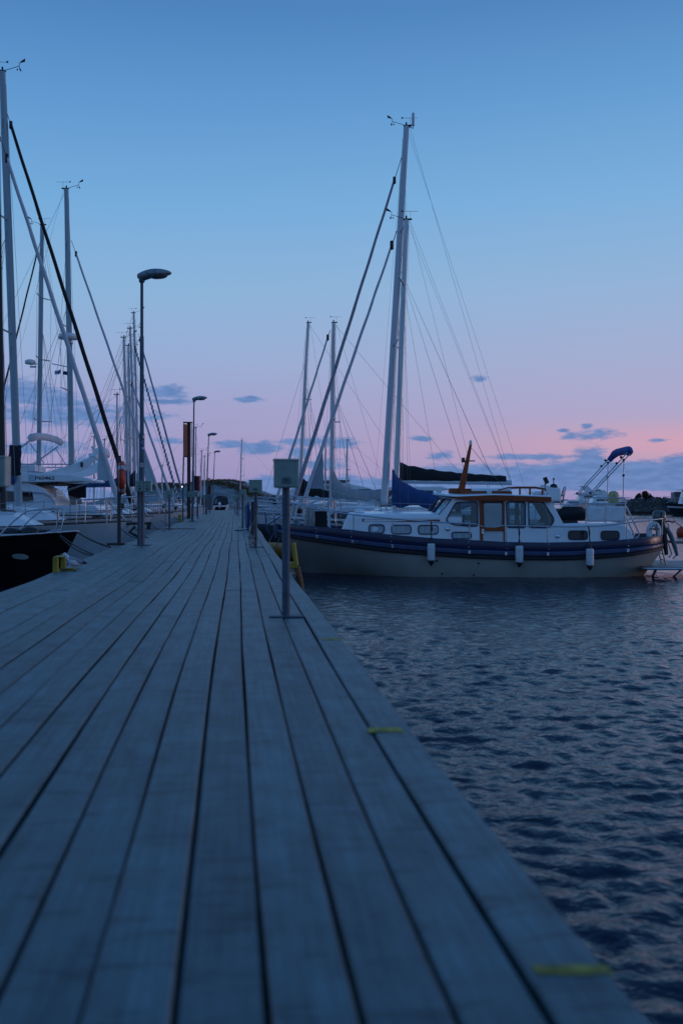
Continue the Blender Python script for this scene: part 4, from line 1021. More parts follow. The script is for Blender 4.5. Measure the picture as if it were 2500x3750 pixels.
    for k in range(3): mb.tube([(L + .07 + .045 * k, -.31, zbw(L) - .3 - .14 * k), (L + .07 + .045 * k, .06, zbw(L) - .3 - .14 * k)], .013, 6)
    mb.build('stern_ladder', mat('coppery_steel', (.45, .33, .27), .3, .8, var=.15), T)
    mb = MB(); mb.tube([(L - .02, -.55, zbw(L) - .3), (L - .0, -.55, zbw(L) + .50)], .03, 8); mb.build('stern_post', darkmast, T)
    # registration board in the after window
    x, z = U(1973, 1920.5, -.90); mb = MB(); mb.box((x, -.90, z), (.255, .012, .075)); bd = mb.build('number_board', signwhite, wh)
    text('A-14104', .068, bd, (x, -.909, z - .012), (R(90), 0, 0), darkmark, sx=1.05)
    # -- things lying on or hanging from the cruiser
    def to_world(o): o.matrix_world = Matrix.Translation(O) @ Matrix.Rotation(th, 4, 'Z') @ o.matrix_world; return o
    fl = ('white cylindrical fender hanging below the fore cabin of the cruiser, nearest the bow', 'white cylindrical fender hanging just aft of the cruiser\'s wooden door', 'white cylindrical fender hanging between the two dark after portholes of the cruiser')
    for (px, y0, y1, y2, pyt), lab in zip(((1578, 1990, 2052, 2072, 1911), (1900, 1998, 2059, 2078, 1927), (2158, 2009, 2070, 2089, 1928)), fl):
        x, z0 = fr.un(px, y0, -1.56); z1 = fr.un(px, y1, -1.56)[1]; z2 = fr.un(px, y2, -1.56)[1]; r = .084
        w = O + fr.x * x + fr.y * -1.575
        t = thing('fender', lab, 'fender', (w.x, w.y, z1), th, 'fenders on the blue and white cruiser')
        h = z0 - z1; mb = MB(); mb.lathe([(.05, -.012), (r * .92, 0), (r, .02), (r, h * .55), (r * .97, h * .58), (r, h * .61), (r, h - .03), (r * .9, h - .005), (.04, h)], (0, 0, 0), 20); mb.build('body', fendwhite, t)
        mb = MB(); mb.lathe([(.012, z2 - z1), (.02, z2 - z1 + .01), (r * .93, -.012), (r * .9, 0)], (0, 0, 0), 20); mb.lathe([(r * .6, h - .003), (r * .5, h + .03), (.022, h + .09), (.018, h + .13)], (0, 0, 0), 14); mb.each('end_cap', mat('navy_vinyl', (.012, .012, .03), .5), t)
        zr_ = fr.un(px, pyt, -1.36)[1]; mb = MB(); mb.tube([(0, 0, h + .1), (.005, .02, zbw(x) - z1 + .02), (0, .18, zr_ - z1 + .01)], .011, 6)
        mb.tube([(.0, .17, zr_ - z1), (.03, .16, zr_ - z1 - .12), (.025, .15, zr_ - z1 - .2), (.005, .14, zr_ - z1 - .1)], .008, 6); mb.build('lanyard', darkrope, t)
    # covered grill
    t = thing('covered_grill', 'bulky black canvas covered bundle on the cruiser\'s after deck by the wheel', 'cover', tuple(O + fr.x * U(2090, 1905, -.5)[0] + fr.y * -.5 + V(0, 0, U(2090, 1914, -.5)[1])), th)
    mb = MB(); rng = random.Random(8); rings = []; n = 14
    for i in range(9):
        v = i / 8; z = .06 + .30 * v; rings.append([])
        for k in range(n):
            a = 2 * math.pi * k / n; w = (.16 + .30 * math.sin(min(1, v * 1.25) * math.pi * .62 + .5) ** 1.5 * (1 - .65 * v ** 3)) * (1 + .07 * math.sin(3 * a + i))
            rings[-1].append(V((w * 1.0) * math.cos(a) + .02, w * .72 * math.sin(a), z))
    mb.loft(rings, True, True, True); mb.build('cover', canvblack, t)
    mb = MB(); mb.box((-.05, 0, .03), (.34, .3, .06)); mb.build('base', darkmast, t)
    # pale yellow fender on the after rail
    x, z = fr.un(2244, 1845, -.5); w = O + fr.x * x + fr.y * -.5
    mb = MB(); mb.lathe([(.05, 0), (.10, .03), (.125, .10), (.115, .16), (.125, .2), (.10, .26), (.04, .29)], (w.x, w.y, z), 16); mb.build('fender', yellowgreen, None, **tags('pale yellow fender stowed on the after rail of the cruiser', 'fender'))
    # horseshoe buoy and outboard motor on the stern
    x, z = fr.un(2391, 1950, -.7); w = O + fr.x * x + fr.y * -.72
    t = thing('horseshoe_buoy', 'grimy white horseshoe lifebuoy strapped to the cruiser\'s stern rail', 'lifebuoy', (w.x, w.y, z), th)
    mb = MB(); mb.tube([(.07 * math.cos(a) * 1.5, 0, .17 * math.sin(a) + .02) for a in [R(-60) + R(300) * i / 18 for i in range(19)]], .062, 9); mb.build('buoy', offwhite, t)
    mb = MB(); mb.box((0, -.055, .08), (.23, .02, .03)); mb.box((.05, -.05, .02), (.03, .04, .36)); mb.build('strap', redrope, t)
    x, z = fr.un(2400, 1905, -.45); w = O + fr.x * (x + .06) + fr.y * -.45
    t = thing('outboard_motor', 'black outboard motor with tinted grey cowl clamped to the cruiser\'s stern', 'outboard motor', (w.x, w.y, z), th)
    mb = MB(); mb.loft([[V(.14 * s * math.cos(a) * (1.15 if math.cos(a) > 0 else 1), .11 * s * math.sin(a), zz) for a in [2 * math.pi * k / 14 for k in range(14)]] for s, zz in ((.8, -.04), (1, 0), (1.02, .08), (.98, .16), (.8, .20), (.4, .215))], True, True, True); mb.build('cowl', tealglass, t)
    mb = MB(); mb.box((.0, 0, -.09), (.2, .16, .1)); mb.box((.02, 0, -.28), (.1, .08, .34)); mb.tube([(.0, 0, -.3), (.02, 0, -.55)], .05, 8); mb.box((-.02, 0, -.2), (.16, .2, .06)); mb.build('midsection', blackpl, t, bevel=.015)
    mb = MB(); mb.tube([(.1, .02, -.06), (.22, .03, -.02), (.34, .04, -.05)], .018, 7); mb.build('tiller', blackpl, t)
    w = O + fr.x * (L + .22) + fr.y * -.5
    t = thing('folded_gangplank', 'dark lump of gear lashed to the black stern post of the cruiser', 'deck gear', (w.x, w.y, zbw(L) - .35), th)
    mb = MB(); mb.tube([(-.1, 0, .5), (0, .02, .34), (.08, 0, .1), (.14, 0, -.12)], [.045, .055, .05, .03], 10); mb.build('bundle', steelgrey, t)
    mb = MB(); mb.tube([(-.22, -.04, .75), (-.16, 0, .5), (-.14, 0, .2), (-.1, 0, -.1)], [.035, .06, .06, .04], 9); mb.build('strap', blackpl, t)
    mb = MB(); a = O + fr.x * (L - .02) + fr.y * -.52 + V(0, 0, zbw(L) - .12); mb.tube([a, a + V(.3, .05, -.05), a + V(2.6, .5, -.10)], .03, 7); mb.build('mooring_rope', steelgrey, None, **tags('thick blue grey stern rope running from the cruiser out past the right border', 'rope', 'ropes holding boats to the pier'))
    return T, fr
cruiser()

# ------------------------------------------------------------------ sailing boats right of the pier, beyond the cruiser
TR = R(-6.1); TL = R(180 - 6.1 + 12.2)           # aft directions: right of the pier, left of the pier
def bow(px, Y): return V((px - CX) / F * Y, Y, 0)
G = 'sailing boats along the pier'
bluehull_band = mat('blue_topside_stripe', (.018, .026, .085), .35, var=.15)
t, fr, h, ma = sailboat('sailboat', 'white sloop with blue sail cover and navy hull band, right behind the cruiser', bow(1040, 26.8), TR, 8.2, 2.6, (1.18, .98, 1.0), white,
    (1446, 1884), (1487, 805), mast_r=(.078, .058), mastm=alu, spread=(.78,), sweep=-.1,
    stay=dict(bot=(1092, 1893), top=(1452, 845), u=.95, m=sailwhite, r=(.060, .028), clew=(.10, .25, .42), cm=mat('translucent_grey_sailcloth', (.32, .33, .38), .8, var=.1), end=.95),
    boom=dict(start=(1438, 1828), end=(1800, 1838), cover=canvblue, up=.62, rise=.16, h=.20, dip=.18, fat=1.35), winmat=darkglass, cab=(1.4, 5.4, .34), pulp=True, lazy=False, over=.8, wr=.003, backpx=(1867, 1760))
mb = MB()
for sd in (-1, 1):
    lo, hi = [], []
    for i in range(25):
        p = h.pt(i / 24, .66, sd); q = h.pt(i / 24, .86, sd); o = V(0, sd * .006, 0); lo.append(p + o); hi.append(q + o)
    mb.loft([[a, b] for a, b in zip(lo, hi)], False, False, True)
mb.build('hull_stripe', bluehull_band, t)
for u0, u1 in ((.30, .36),):
    mb = MB()
    a, b_ = h.pt(u0, .92, -1), h.pt(u1, .92, -1); mb.slab([a + V(0, -.012, 0), b_ + V(0, -.012, 0), b_ + V(0, -.012, .09), a + V(0, -.012, .09)], (0, .01, 0)); mb.build('hull_window', darkglass, t)
lines('topping_lift', [(ma(1) + V(.08, 0, 0), fr.un3(1717, 1690)), (ma(.995) + V(.1, 0, 0), fr.un3(1867, 1755))], .0032, t)
sailboat('sailboat', 'white sloop with a black boom cover and the tallest mast of the right side', bow(1050, 32.5), TR, 10.5, 3.2, (1.2, 1.0, 1.05), white,
    (1406, 1848), (1487, 462), mast_r=(.11, .075), mastm=whitemast, spread=(.42, .72),
    stay=dict(bot=(1064, 1872), top=(1470, 575), u=.92, m=sailgrey, r=(.075, .036), end=.935),
    boom=dict(start=(1452, 1762), end=(1872, 1768), cover=canvblack, up=.32, rise=.3, h=.32, dip=.02, r=.085, bm=whitemast), over=1.0, backpx=(1925, 1800), wr=.0036, winmat=darkglass, cab=(2.2, 7, .42), gear=dict(s=1.15))
tM = [o for o in bpy.data.objects if o.name.startswith('sailboat')][-1]; fM = Frame(bow(1050, 32.5), TR); p = fM.un3(1512, 462, 0); q = fM.un3(1490, 464, 0)
mb = MB(); mb.lathe([(.022, 0), (.045, .02), (.045, .40), (.035, .43)], tuple(p), 10); mb.build('antenna', offwhite, tM)
mb = MB(); mb.tube([q, p - V(.08, 0, .03), p - V(0, 0, .08), p], .014, 6); mb.build('antenna_arm', blackpl, tM)
T2, f2, _, _ = sailboat('sailboat', 'white sloop with a drooping beige grey sail cover left of the tall masts', bow(1000, 38.5), TR, 8.6, 2.8, (1.15, .95, 1.0), white,
    (1213, 1878), (1221, 1182), mast_r=(.085, .062), mastm=alu, spread=(.48,),
    stay=dict(bot=(1004, 1855), top=(1208, 1210), u=.96, m=sailwhite, r=(.07, .03)),
    boom=dict(start=(1216, 1806), end=(1412, 1812), cover=canvgrey, up=.75, rise=.13, h=.34, dip=.16, droop=.12, fat=1.5), over=.8, gear=dict(anem=False), wr=.005)
sailboat('sailboat', 'pale sloop with a thin mast and drooping black cover by the nearest power box', bow(930, 45), TR, 8.2, 2.7, (1.1, .9, 1.0), white,
    (1097, 1800), (1128, 1182), mast_r=(.075, .055), mastm=alu, spread=(.55,),
    stay=dict(bot=(960, 1840), top=(1116, 1330), u=.72), boom=dict(start=(1099, 1790), end=(1225, 1812), cover=canvblack, up=.55, rise=.2, h=.22, dip=.22, fat=1.2), over=.8, gear=dict(anem=False), wr=.005)
for i, (bx_, tx_, by_, ty_, Y_, w_) in enumerate(((1190, 1192, 1800, 1612, 75, 'second thin bare mast right of the nearest power box'), (1268, 1271, 1800, 1612, 78, 'thin bare mast of a far yacht left of the tall masts'), (880, 885, 1800, 1612, 99, 'lone thin mast with crossed spreaders above the end of the pier'))):
    sailboat('sailboat', 'far sailing boat, ' + w_, bow(bx_ - 40, Y_), TR, 7.5, 2.5, (1.0, .8, .9), white, (bx_, by_), (tx_, ty_), mast_r=(.06, .05), mastm=whitemast if i < 2 else alu, spread=(.42,) if i < 2 else (.30, .64),
             stay=dict(bot=(bx_ - 30, 1850), top=(tx_ - 2, ty_ + 40), u=.9), over=.7, gear=dict(anem=False), wr=.006, pulp=(i == 2), lazy=False, halyards=False)

# ------------------------------------------------------------------ boats left of the pier
# black-hulled bow nearest the pier edge
O = bow(287, 19.7); Lb, Bb = 9.5, 3.1
t = thing('sailboat', 'black hulled boat with an oval badge on its bow, behind the gull', 'sailing boat', O, TL, G)
hb = Hull(Lb, Bb, lambda x: 1.075 - .17 * (1 - (1 - min(x / 6.5, 1)) ** 2), over=.72, keel=-.4, p_bow=1.0, p_mid=.3)
hb.shell('hull', blackhull, t); hb.deck('deck', white, t, dz=-.02, camber=.10); hb.rail('toe_rail', alu, t, r=.018, dz=.0)
fr = Frame(O, TL)
pulpit(hb, t, ln=1.35, ht=.48, split=True)
coach(t, [(2.0, .9), (2.4, 1.13), (4.0, 1.20), (8, 1.25), (8.1, .9)], .95, white, wins=[(3.6, 1.02, 5, 1.15)])
q = 0.70; p = hb.pt(.088, q, 1); ex = hb.pt(.115, q, 1) - hb.pt(.06, q, 1); ex.normalize(); ez = (hb.pt(.088, .9, 1) - hb.pt(.088, .55, 1)).normalized(); nrm = ex.cross(ez).normalized(); nrm = nrm if nrm.y > 0 else -nrm
loop = [p + ex * .165 * math.cos(a) + ez * (.055 * math.sin(a) + .03 * math.cos(a)) for a in [2 * math.pi * k / 20 for k in range(20)]]
mb = MB(); mb.slab([v + nrm * .02 for v in loop], tuple(-nrm * .04)); mb.build('hull_badge', mat('badge_green_white', (.36, .42, .38), .5), t)
mb = MB()
for x, s in ((.9, .10), (1.25, .08), (1.6, .09)):
    mb.ell((x, .2, 1.07), (.2, .12, s), 10, 6); mb.ell((x + .1, -.25, 1.06), (.18, .1, s), 10, 6)
mb.tube([(.5, .1, 1.08), (2.2, .35, 1.06)], .03, 6); mb.build('windlass', blackpl, t)
guard(hb, t, .2, .9, 4, ht=.55)
mb = MB(); mb.ell((0, 0, 0), (.05, .03, .05), 8, 6)
# white hull with the nearest white furled sail, very dark mast
sailboat('sailboat', 'white hulled sloop with a near-black mast at the left border and a furled white jib', bow(482, 26.2), TL, 11.5, 3.5, (1.13, .95, 1.0), greyhull, (13, 1893), (-20, 120), mastm=darkmast, mast_r=(.085, .065), spread=(.34, .62), sweep=.15,
    stay=dict(bot=(450, 1884), top=(-6, 480), u=.82, m=sailwhite, r=(.078, .040), clew=(.09, .19, .38), end=.93), over=.85, stripe=darkwood, cab=(2.2, 8, .40), wr=.005, backpx=(-900, 1850), boom=dict(start=(5, 1800), end=(-500, 1800), cover=canvblack, lazy=False), gear=None)
fA = Frame(bow(482, 26.2), TL)
mb = MB(); t = bpy.data.objects['sailboat.%03d' % (len([o for o in bpy.data.objects if o.name.startswith('sailboat')]) - 1)]
mb.box((-.15, 0, 1.08), (.75, .22, .07)); mb.box((-.45, 0, 1.02), (.10, .2, .2)); mb.tube([(-.1, 0, 1.0), (.05, 0, .85), (-.15, .1, .75), (-.32, .15, .82)], .04, 7); mb.build('bow_roller', darkmast, t)
# second white hull with the thick black furled sail and tall grey-green mast
sailboat('sailboat', 'grey white sloop with a tall grey green mast and a thick black furled jib', bow(560, 30.3), TL, 12.5, 3.7, (1.2, 1.0, 1.05), greyhull, (70, 1862), (10, 262), mastm=alug, mast_r=(.115, .085), spread=(.40, .66), sweep=.25,
    stay=dict(bot=(497, 1887), top=(24, 405), u=.91, m=canvblack, r=(.078, .045), end=.965), over=1.0, cab=(2.5, 9, .42), gear=dict(s=1.25), wr=.0055, backpx=(-900, 1850), boom=dict(start=(60, 1770), end=(-500, 1760), cover=canvblue, lazy=False))
sailboat('sailboat', 'white sloop with a radar dome on its mast and two small flags', bow(635, 42.5), TL, 12, 3.6, (1.15, 1.0, 1.0), white, (266, 1850), (244, 692), mastm=alug, mast_r=(.12, .085), spread=(.36, .56, .78)[:2], sweep=.2,
    stay=dict(bot=(606, 1872), top=(262, 880), u=.86, m=sailwhite, r=(.068, .040), clew=(.10, .24, .45), end=.95), over=.9, cab=(2.5, 8.5, .42), gear=dict(s=1.3), wr=.006, backpx=(-300, 1850),
    boom=dict(start=(262, 1772), end=(-60, 1762), cover=canvblue, h=.35, fat=1.5))
tC = [o for o in bpy.data.objects if o.name.startswith('sailboat')][-1]
fC = Frame(bow(635, 42.5), TL)
mb = MB(); p = fC.un3(253, 1236, .35); mb.lathe([(.20, -.1), (.42, -.06), (.44, .04), (.40, .12), (.2, .17), (.05, .18)], tuple(p), 18); mb.box((p.x, p.y - .25, p.z - .16), (.2, .5, .1)); mb.build('radar', signwhite, tC)
# stern-to sloop with radar, mast raked the other way
sailboat('sailboat', 'white sloop with a radar on an arm and a dark jib sloping to the left', bow(-300, 47), TR, 11.5, 3.5, (1.15, 1.0, 1.0), white, (141, 1850), (155, 824), mastm=alug, mast_r=(.115, .085), spread=(.30, .52, .74), sweep=.15,
    stay=dict(bot=(-90, 1850), top=(146, 890), u=.93, m=canvblack, r=(.05, .035), end=.97), over=.9, gear=dict(s=1.3), wr=.006, cab=(2.5, 8.5, .4), backpx=(300, 1850), boom=dict(start=(146, 1775), end=(290, 1770), cover=canvblack, lazy=False))
tD = [o for o in bpy.data.objects if o.name.startswith('sailboat')][-1]; fD = Frame(bow(-300, 47), TR)
mb = MB(); p = fD.un3(111, 1326, -.1); mb.lathe([(.12, -.11), (.22, -.09), (.235, .0), (.22, .08), (.1, .12)], tuple(p), 16); q = fD.un3(137, 1332, 0); mb.tube([p - V(0, 0, .12), q], .03, 6); mb.box((p.x + .15, p.y, p.z - .22), (.28, .1, .08)); mb.build('radar', signwhite, tD)
# four masts in a cluster behind the street lamp
CL = ((455, 1236, 470, 1850, 647, 51, (478, 1390, 646, 1872), sailwhite, 'left most of the four masts behind the tall street lamp'),
      (471, 1266, 480, 1852, 690, 55, (474, 1300, 668, 1868), None, 'second of the four masts behind the street lamp, shortest of them'),
      (478, 1203, 499, 1852, 660, 53, (492, 1262, 657, 1840), 'spiral', 'white mast behind the street lamp with a black and white striped jib'),
      (491, 1146, 510, 1852, 700, 62, (506, 1220, 684, 1862), sailgrey, 'tallest of the masts behind the street lamp, with a grey jib'))
for tx_, ty_, bx_, by_, bw_, Y_, s_, m_, lab in CL:
    d = dict(bot=s_[2:], top=s_[:2], u=.92)
    if m_ == 'spiral': d.update(m=sailwhite, r=(.055, .04), spiral=.9, sm=canvblack, end=.98)
    elif m_ is not None: d.update(m=m_, r=(.075, .045), end=.96)
    sailboat('sailboat', 'white sailing boat, ' + lab, bow(bw_, Y_), TL, 10.5, 3.3, (1.1, .92, 1.0), greyhull if Y_ in (51, 53) else white, (bx_, by_), (tx_, ty_), mastm=whitemast, mast_r=(.068, .058), spread=(.38, .68), stay=d, over=.9,
             cab=(2.2, 7.5, .42), gear=dict(s=1.2), wr=.0065, backpx=(bx_ - 260, 1850), boom=dict(start=(bx_ - 4, 1778), end=(bx_ - 190, 1782), cover=(canvblue, canvnavy, canvgrey, canvblue)[Y_ % 4], h=.3, fat=1.4))
for i, (bx_, tx_, ty_, Y_, w_) in enumerate(((716, 718, 1566, 100, 'thin mast beside the second street lamp'), (735, 739, 1652, 112, 'pale mast between the red cabinet and the third lamp'), (747, 750, 1671, 118, 'last pale mast next to the third lamp'), (594, 595, 1705, 105, 'short mast above the rock, left of the red and black board'), (383, 384, 1610, 90, 'short mast left of the lifebuoy post'), (345, 346, 1600, 85, 'faint mast in the gap left of the lifebuoy'), (432, 430, 1446, 58, 'bright pole-like mast above the lifebuoy post'))):
    sailboat('sailboat', 'far white boat, ' + w_, bow(bx_ + 45, Y_), TL, 9, 3, (1.1, .9, 1.0), white, (bx_, 1850), (tx_, ty_), mast_r=(.075, .06) if Y_ > 60 else (.065, .065), mastm=(alu, whitemast)[i % 2] if Y_ > 60 else alu, spread=(.5,), stay=dict(bot=(bx_ + 34, 1852), top=(tx_ + 1, ty_ + 20), u=.93), over=.8,
             pulp=Y_ < 60, gear=dict(anem=False, s=1.4) if Y_ < 90 else dict(s=1.4), wr=.008, lazy=False, halyards=False)

# big flybridge yacht moored stern-to behind the sloops on the left
O = bow(360, 36.5); fy_ = Frame(O, TL)         # origin at its stern, x runs away from the pier, near side is y > 0
T = thing('flybridge_yacht', 'white flybridge motor yacht marked P60462 with a folded white bimini, behind the dark flag', 'motor yacht', O, TL, 'motor boats in the harbour')
hw = 1.75
def solid(pts, ly0, ly1, name, m, parent, fr=fy_, bevel=.02, lp=None):
    loop = [fr.un(px, py, ly0 if lp is None else lp) for px, py in pts]; mb = MB()
    mb.slab([V(x, ly0, z) for x, z in loop], (0, ly1 - ly0, 0)); return mb.build(name, m, parent, bevel=bevel)
hy = Hull(11.5, 3.9, lambda x: 1.15 + .05 * x / 11.5, over=.0, trans=.3, keel=-.4, bf=lambda t: 1.85 - .25 * (1 - min(t / .1, 1)) - 1.7 * max(0, (t - .55) / .45) ** 2.2 + .0, p_bow=.25, p_mid=.25)
hy.shell('hull', white, T); hy.deck('deck', deckgrey, T)
fb_ = solid([(-260, 1722), (95, 1728), (153, 1732), (249, 1738), (300, 1746), (332, 1754), (340, 1760), (326, 1764), (300, 1762), (134, 1766), (-260, 1760)], 1.75, -1.75, 'flybridge', white, T, bevel=.05)
p = fy_.un3(165, 1751, 1.755); text('P60462', .168, fb_, tuple(p + V(0, .004, 0)), (R(90), 0, R(180)), darkmark, sx=1.32)
em = MB(); q = fy_.un3(120, 1750, 1.755)
for dz_ in (-.055, 0, .055):
    n = 8; lo = [q + V(-.085 + .17 * i / n, .006, dz_ - .016 + .014 * math.sin(i * .9)) for i in range(n + 1)]; hi = [v + V(0, 0, .032) for v in lo]; em.slab(lo + hi[::-1], (0, -.008, 0))
mb = MB(); mb.box((q.x, q.y, q.z), (.21, .006, .2)); e0 = mb.build('emblem', mat('emblem_blue', (.22, .40, .62), .5), fb_); em.build('emblem_waves', signwhite, e0)
for ly in (1.6, -1.5):
    solid([(150, 1734), (185, 1724), (255, 1704), (315, 1680), (337, 1669), (351, 1671), (347, 1682), (320, 1716), (283, 1734), (255, 1739), (179, 1737)], ly, ly - .16, 'radar_arch_leg', white, fb_, lp=1.6)
a, c = fy_.un3(333, 1673, 1.6), fy_.un3(349, 1673, 1.6); mb = MB(); mb.box(((a.x + c.x) / 2, 0, a.z), (abs(a.x - c.x) + .12, 3.2, .12)); mb.build('radar_arch', white, fb_, bevel=.03)
p = fy_.un3(372, 1672, .4); mb = MB(); mb.lathe([(.2, -.06), (.30, -.02), (.31, .12), (.24, .27), (.1, .34), (.02, .35)], tuple(p), 18); mb.box((p.x + .2, p.y, p.z - .09), (.5, .3, .06)); mb.build('satellite_dome', signwhite, fb_)
p = fy_.un3(341, 1655, .9); mb = MB(); mb.tube([p - V(0, 0, .16), p + V(0, 0, .13)], .02, 6); mb.lathe([(.03, 0), (.07, .02), (.06, .07), (.02, .09)], tuple(p + V(0, 0, .12)), 12); mb.box((p.x - .02, p.y, p.z - .16), (.3, .3, .2)); mb.build('antenna', signwhite, fb_)
p = fy_.un3(300, 1701, 1.62); mb = MB(); mb.box(tuple(p), (.08, .08, .16)); mb.build('deck_light', blackpl, fb_, bevel=.01)
solid([(45, 1715), (78, 1704), (130, 1703), (130, 1726), (45, 1730)], 1.0, -1.0, 'fly_seat', offwhite, fb_); solid([(-40, 1720), (0, 1690), (60, 1690), (60, 1728), (-40, 1728)], 1.2, -1.2, 'fly_console', white, fb_, bevel=.06)
mb = MB()
for ly in (1.65, -1.65): mb.tube([fy_.un3(60, 1700, 1.65) * 1, fy_.un3(262, 1700, 1.65)], .02, 6) if ly > 0 else mb.tube([V(fy_.un3(60, 1700, 1.65).x, ly, fy_.un3(60, 1700, 1.65).z), V(fy_.un3(262, 1700, 1.65).x, ly, fy_.un3(60, 1700, 1.65).z)], .02, 6)
for px in (80, 143, 205): mb.tube([fy_.un3(px, 1700, 1.65), fy_.un3(px, 1730, 1.65)], .018, 6)
mb.build('fly_rail', steel, fb_)
def Y3(px, py, ly): p = fy_.un3(px, py, 1.3); return V(p.x, ly, p.z)
mb = MB()
for ly in (1.3, -1.3):
    for o_ in (0, 5): mb.tube([Y3(60, 1650 + o_, ly), Y3(112, 1610 + o_, ly)] if ly > 0 else [Y3(60, 1694 + o_, ly), Y3(165, 1618 + o_, ly)], .016, 6)
    mb.tube([Y3(109, 1621, ly), Y3(162, 1696, ly)] if ly > 0 else [Y3(156, 1628, ly), Y3(203, 1702, ly)], .016, 6)
mb.each('bimini_tube', steel, fb_)
mb = MB(); P = [Y3(107, 1611, 1.3), Y3(116, 1603, 1.28), Y3(130, 1597, 1.1), Y3(150, 1594, .3), Y3(168, 1597, -.7), Y3(177, 1605, -1.25), Y3(172, 1613, -1.3)]
mb.tube([P[0].lerp(P[1], .0)] + P[1:], [.10, .15, .13, .13, .13, .12, .08], 12); mb.build('bimini_top', mat('white_furry_cover', (.55, .57, .60), .9, var=.15, scale=20, bump=.6, bscale=50), fb_)
ho = solid([(-260, 1764), (100, 1768), (130, 1776), (163, 1789), (187, 1816), (201, 1837), (207, 1850), (199, 1872), (-260, 1872)], 1.62, -1.62, 'cabin', white, T, bevel=.02)
solid([(-60, 1796), (84, 1798), (118, 1799), (124, 1830), (120, 1838), (-60, 1840)], 1.635, 1.6, 'window', darkglass, ho, bevel=0)
mb = MB(); mb.tube([Y3(0, 0, 0) * 0 + fy_.un3(px, py, 1.66) for px, py in ((-60, 1796), (60, 1800), (113, 1802), (160, 1806), (185, 1818), (196, 1834), (203, 1846))], .02, 6)
mb.build('hand_rail', steel, ho)
solid([(191, 1778), (228, 1800), (247, 1824), (255, 1848), (208, 1850), (200, 1820)], -1.45, -1.6, 'side_wing', taupe, T, lp=1.62)
solid([(205, 1766), (276, 1768), (276, 1823), (240, 1822), (205, 1812)], -1.3, -1.33, 'cockpit_curtain', canvnavy, T, lp=1.3, bevel=0)
solid([(130, 1766), (215, 1767), (215, 1775), (200, 1776), (150, 1776)], 1.5, -1.5, 'cockpit_ceiling', mat('dark_headlining', (.05, .045, .042), .8), T, bevel=0)
mb = MB()
for px, py, qx, qy in ((176, 1768, 206, 1838), (186, 1768, 212, 1838), (194, 1770, 214, 1836)): mb.tube([fy_.un3(px, py, .9), fy_.un3(qx, qy, .9)], .022, 6)
mb.each('fly_ladder', steel, T)
solid([(199, 1850), (350, 1851), (366, 1868), (362, 1880), (199, 1880)], 1.8, -1.8, 'aft_quarter', white, T, bevel=.05)
# the dark square flag-like cloth hung on the grey-green mast's shrouds
p = bow(58, 28.9); x0 = at(38, 28.9, 0).x; x1 = at(78, 28.9, 0).x; z0, z1 = zat(1741, 28.9), zat(1631, 28.9)
mb = MB(); rows = []
for j in range(9):
    v = j / 8; rows.append([V(x0 + (x1 - x0) * i / 8 + (-.06 * (1 - abs(2 * v - 1)) if i == 0 else 0) + .012 * math.sin(j * 2.2 + i), 28.9 + .03 * math.sin(i * 1.3 + j * .5), z0 + (z1 - z0) * v + .015 * math.sin(i)) for i in range(9)])
mb.loft(rows, False, False, True); o = mb.build('dark_cloth', canvnavy, None, **tags('dark navy cloth hung upright before the tall grey green mast at the left border', 'cloth')); o.modifiers.new('s', 'SOLIDIFY').thickness = .015
# courtesy flags below the spreader of the radar mast
def flag(px0, px1, py0, py1, Y, label, m, cross=False):
    x0, x1, z0, z1 = at(px0, Y, 0).x, at(px1, Y, 0).x, zat(py1, Y), zat(py0, Y); mb = MB(); nx, nz_ = 18, 11; rows = []
    for j in range(nz_ + 1): rows.append([V(x0 + (x1 - x0) * i / nx, Y + .04 * math.sin(i * .5), z0 + (z1 - z0) * j / nz_ - .06 * (1 - i / nx) * (1 if cross else .5) + .02 * math.sin(i * .45)) for i in range(nx + 1)])
    o0 = len(mb.f); mb.loft(rows, False, False, True)
    if cross:
        for k in range(len(mb.f)):
            j, i = divmod(k, nx); mb.mi[k] = 1 if (11 <= i <= 13 or 4 <= j <= 6) else 0
    o = mb.build('flag', [m, flagblue] if cross else m, None, **tags(label, 'flag', 'small flags under a spreader')); o.modifiers.new('s', 'SOLIDIFY').thickness = .008
flag(201, 223, 1353, 1368, 42.0, 'small white flag with a blue cross hanging under a spreader', signwhite, True)
flag(232, 253, 1358, 1371, 42.0, 'small dark blue flag hanging beside the white and blue cross flag', mat('dark_blue_flag', (.02, .03, .12), .8))
mb = MB(); mb.tube([at(191, 42.2, zat(1332, 42.2)), at(256, 42.4, zat(1345, 42.4))], .02, 6)
mb.build('flag_spreader', alu, tC); bpy.data.objects[[o.name for o in bpy.data.objects if o.name.startswith('flag_spreader')][-1]].matrix_parent_inverse = (Matrix.Translation(tC.location) @ Matrix.Rotation(TL, 4, 'Z')).inverted()

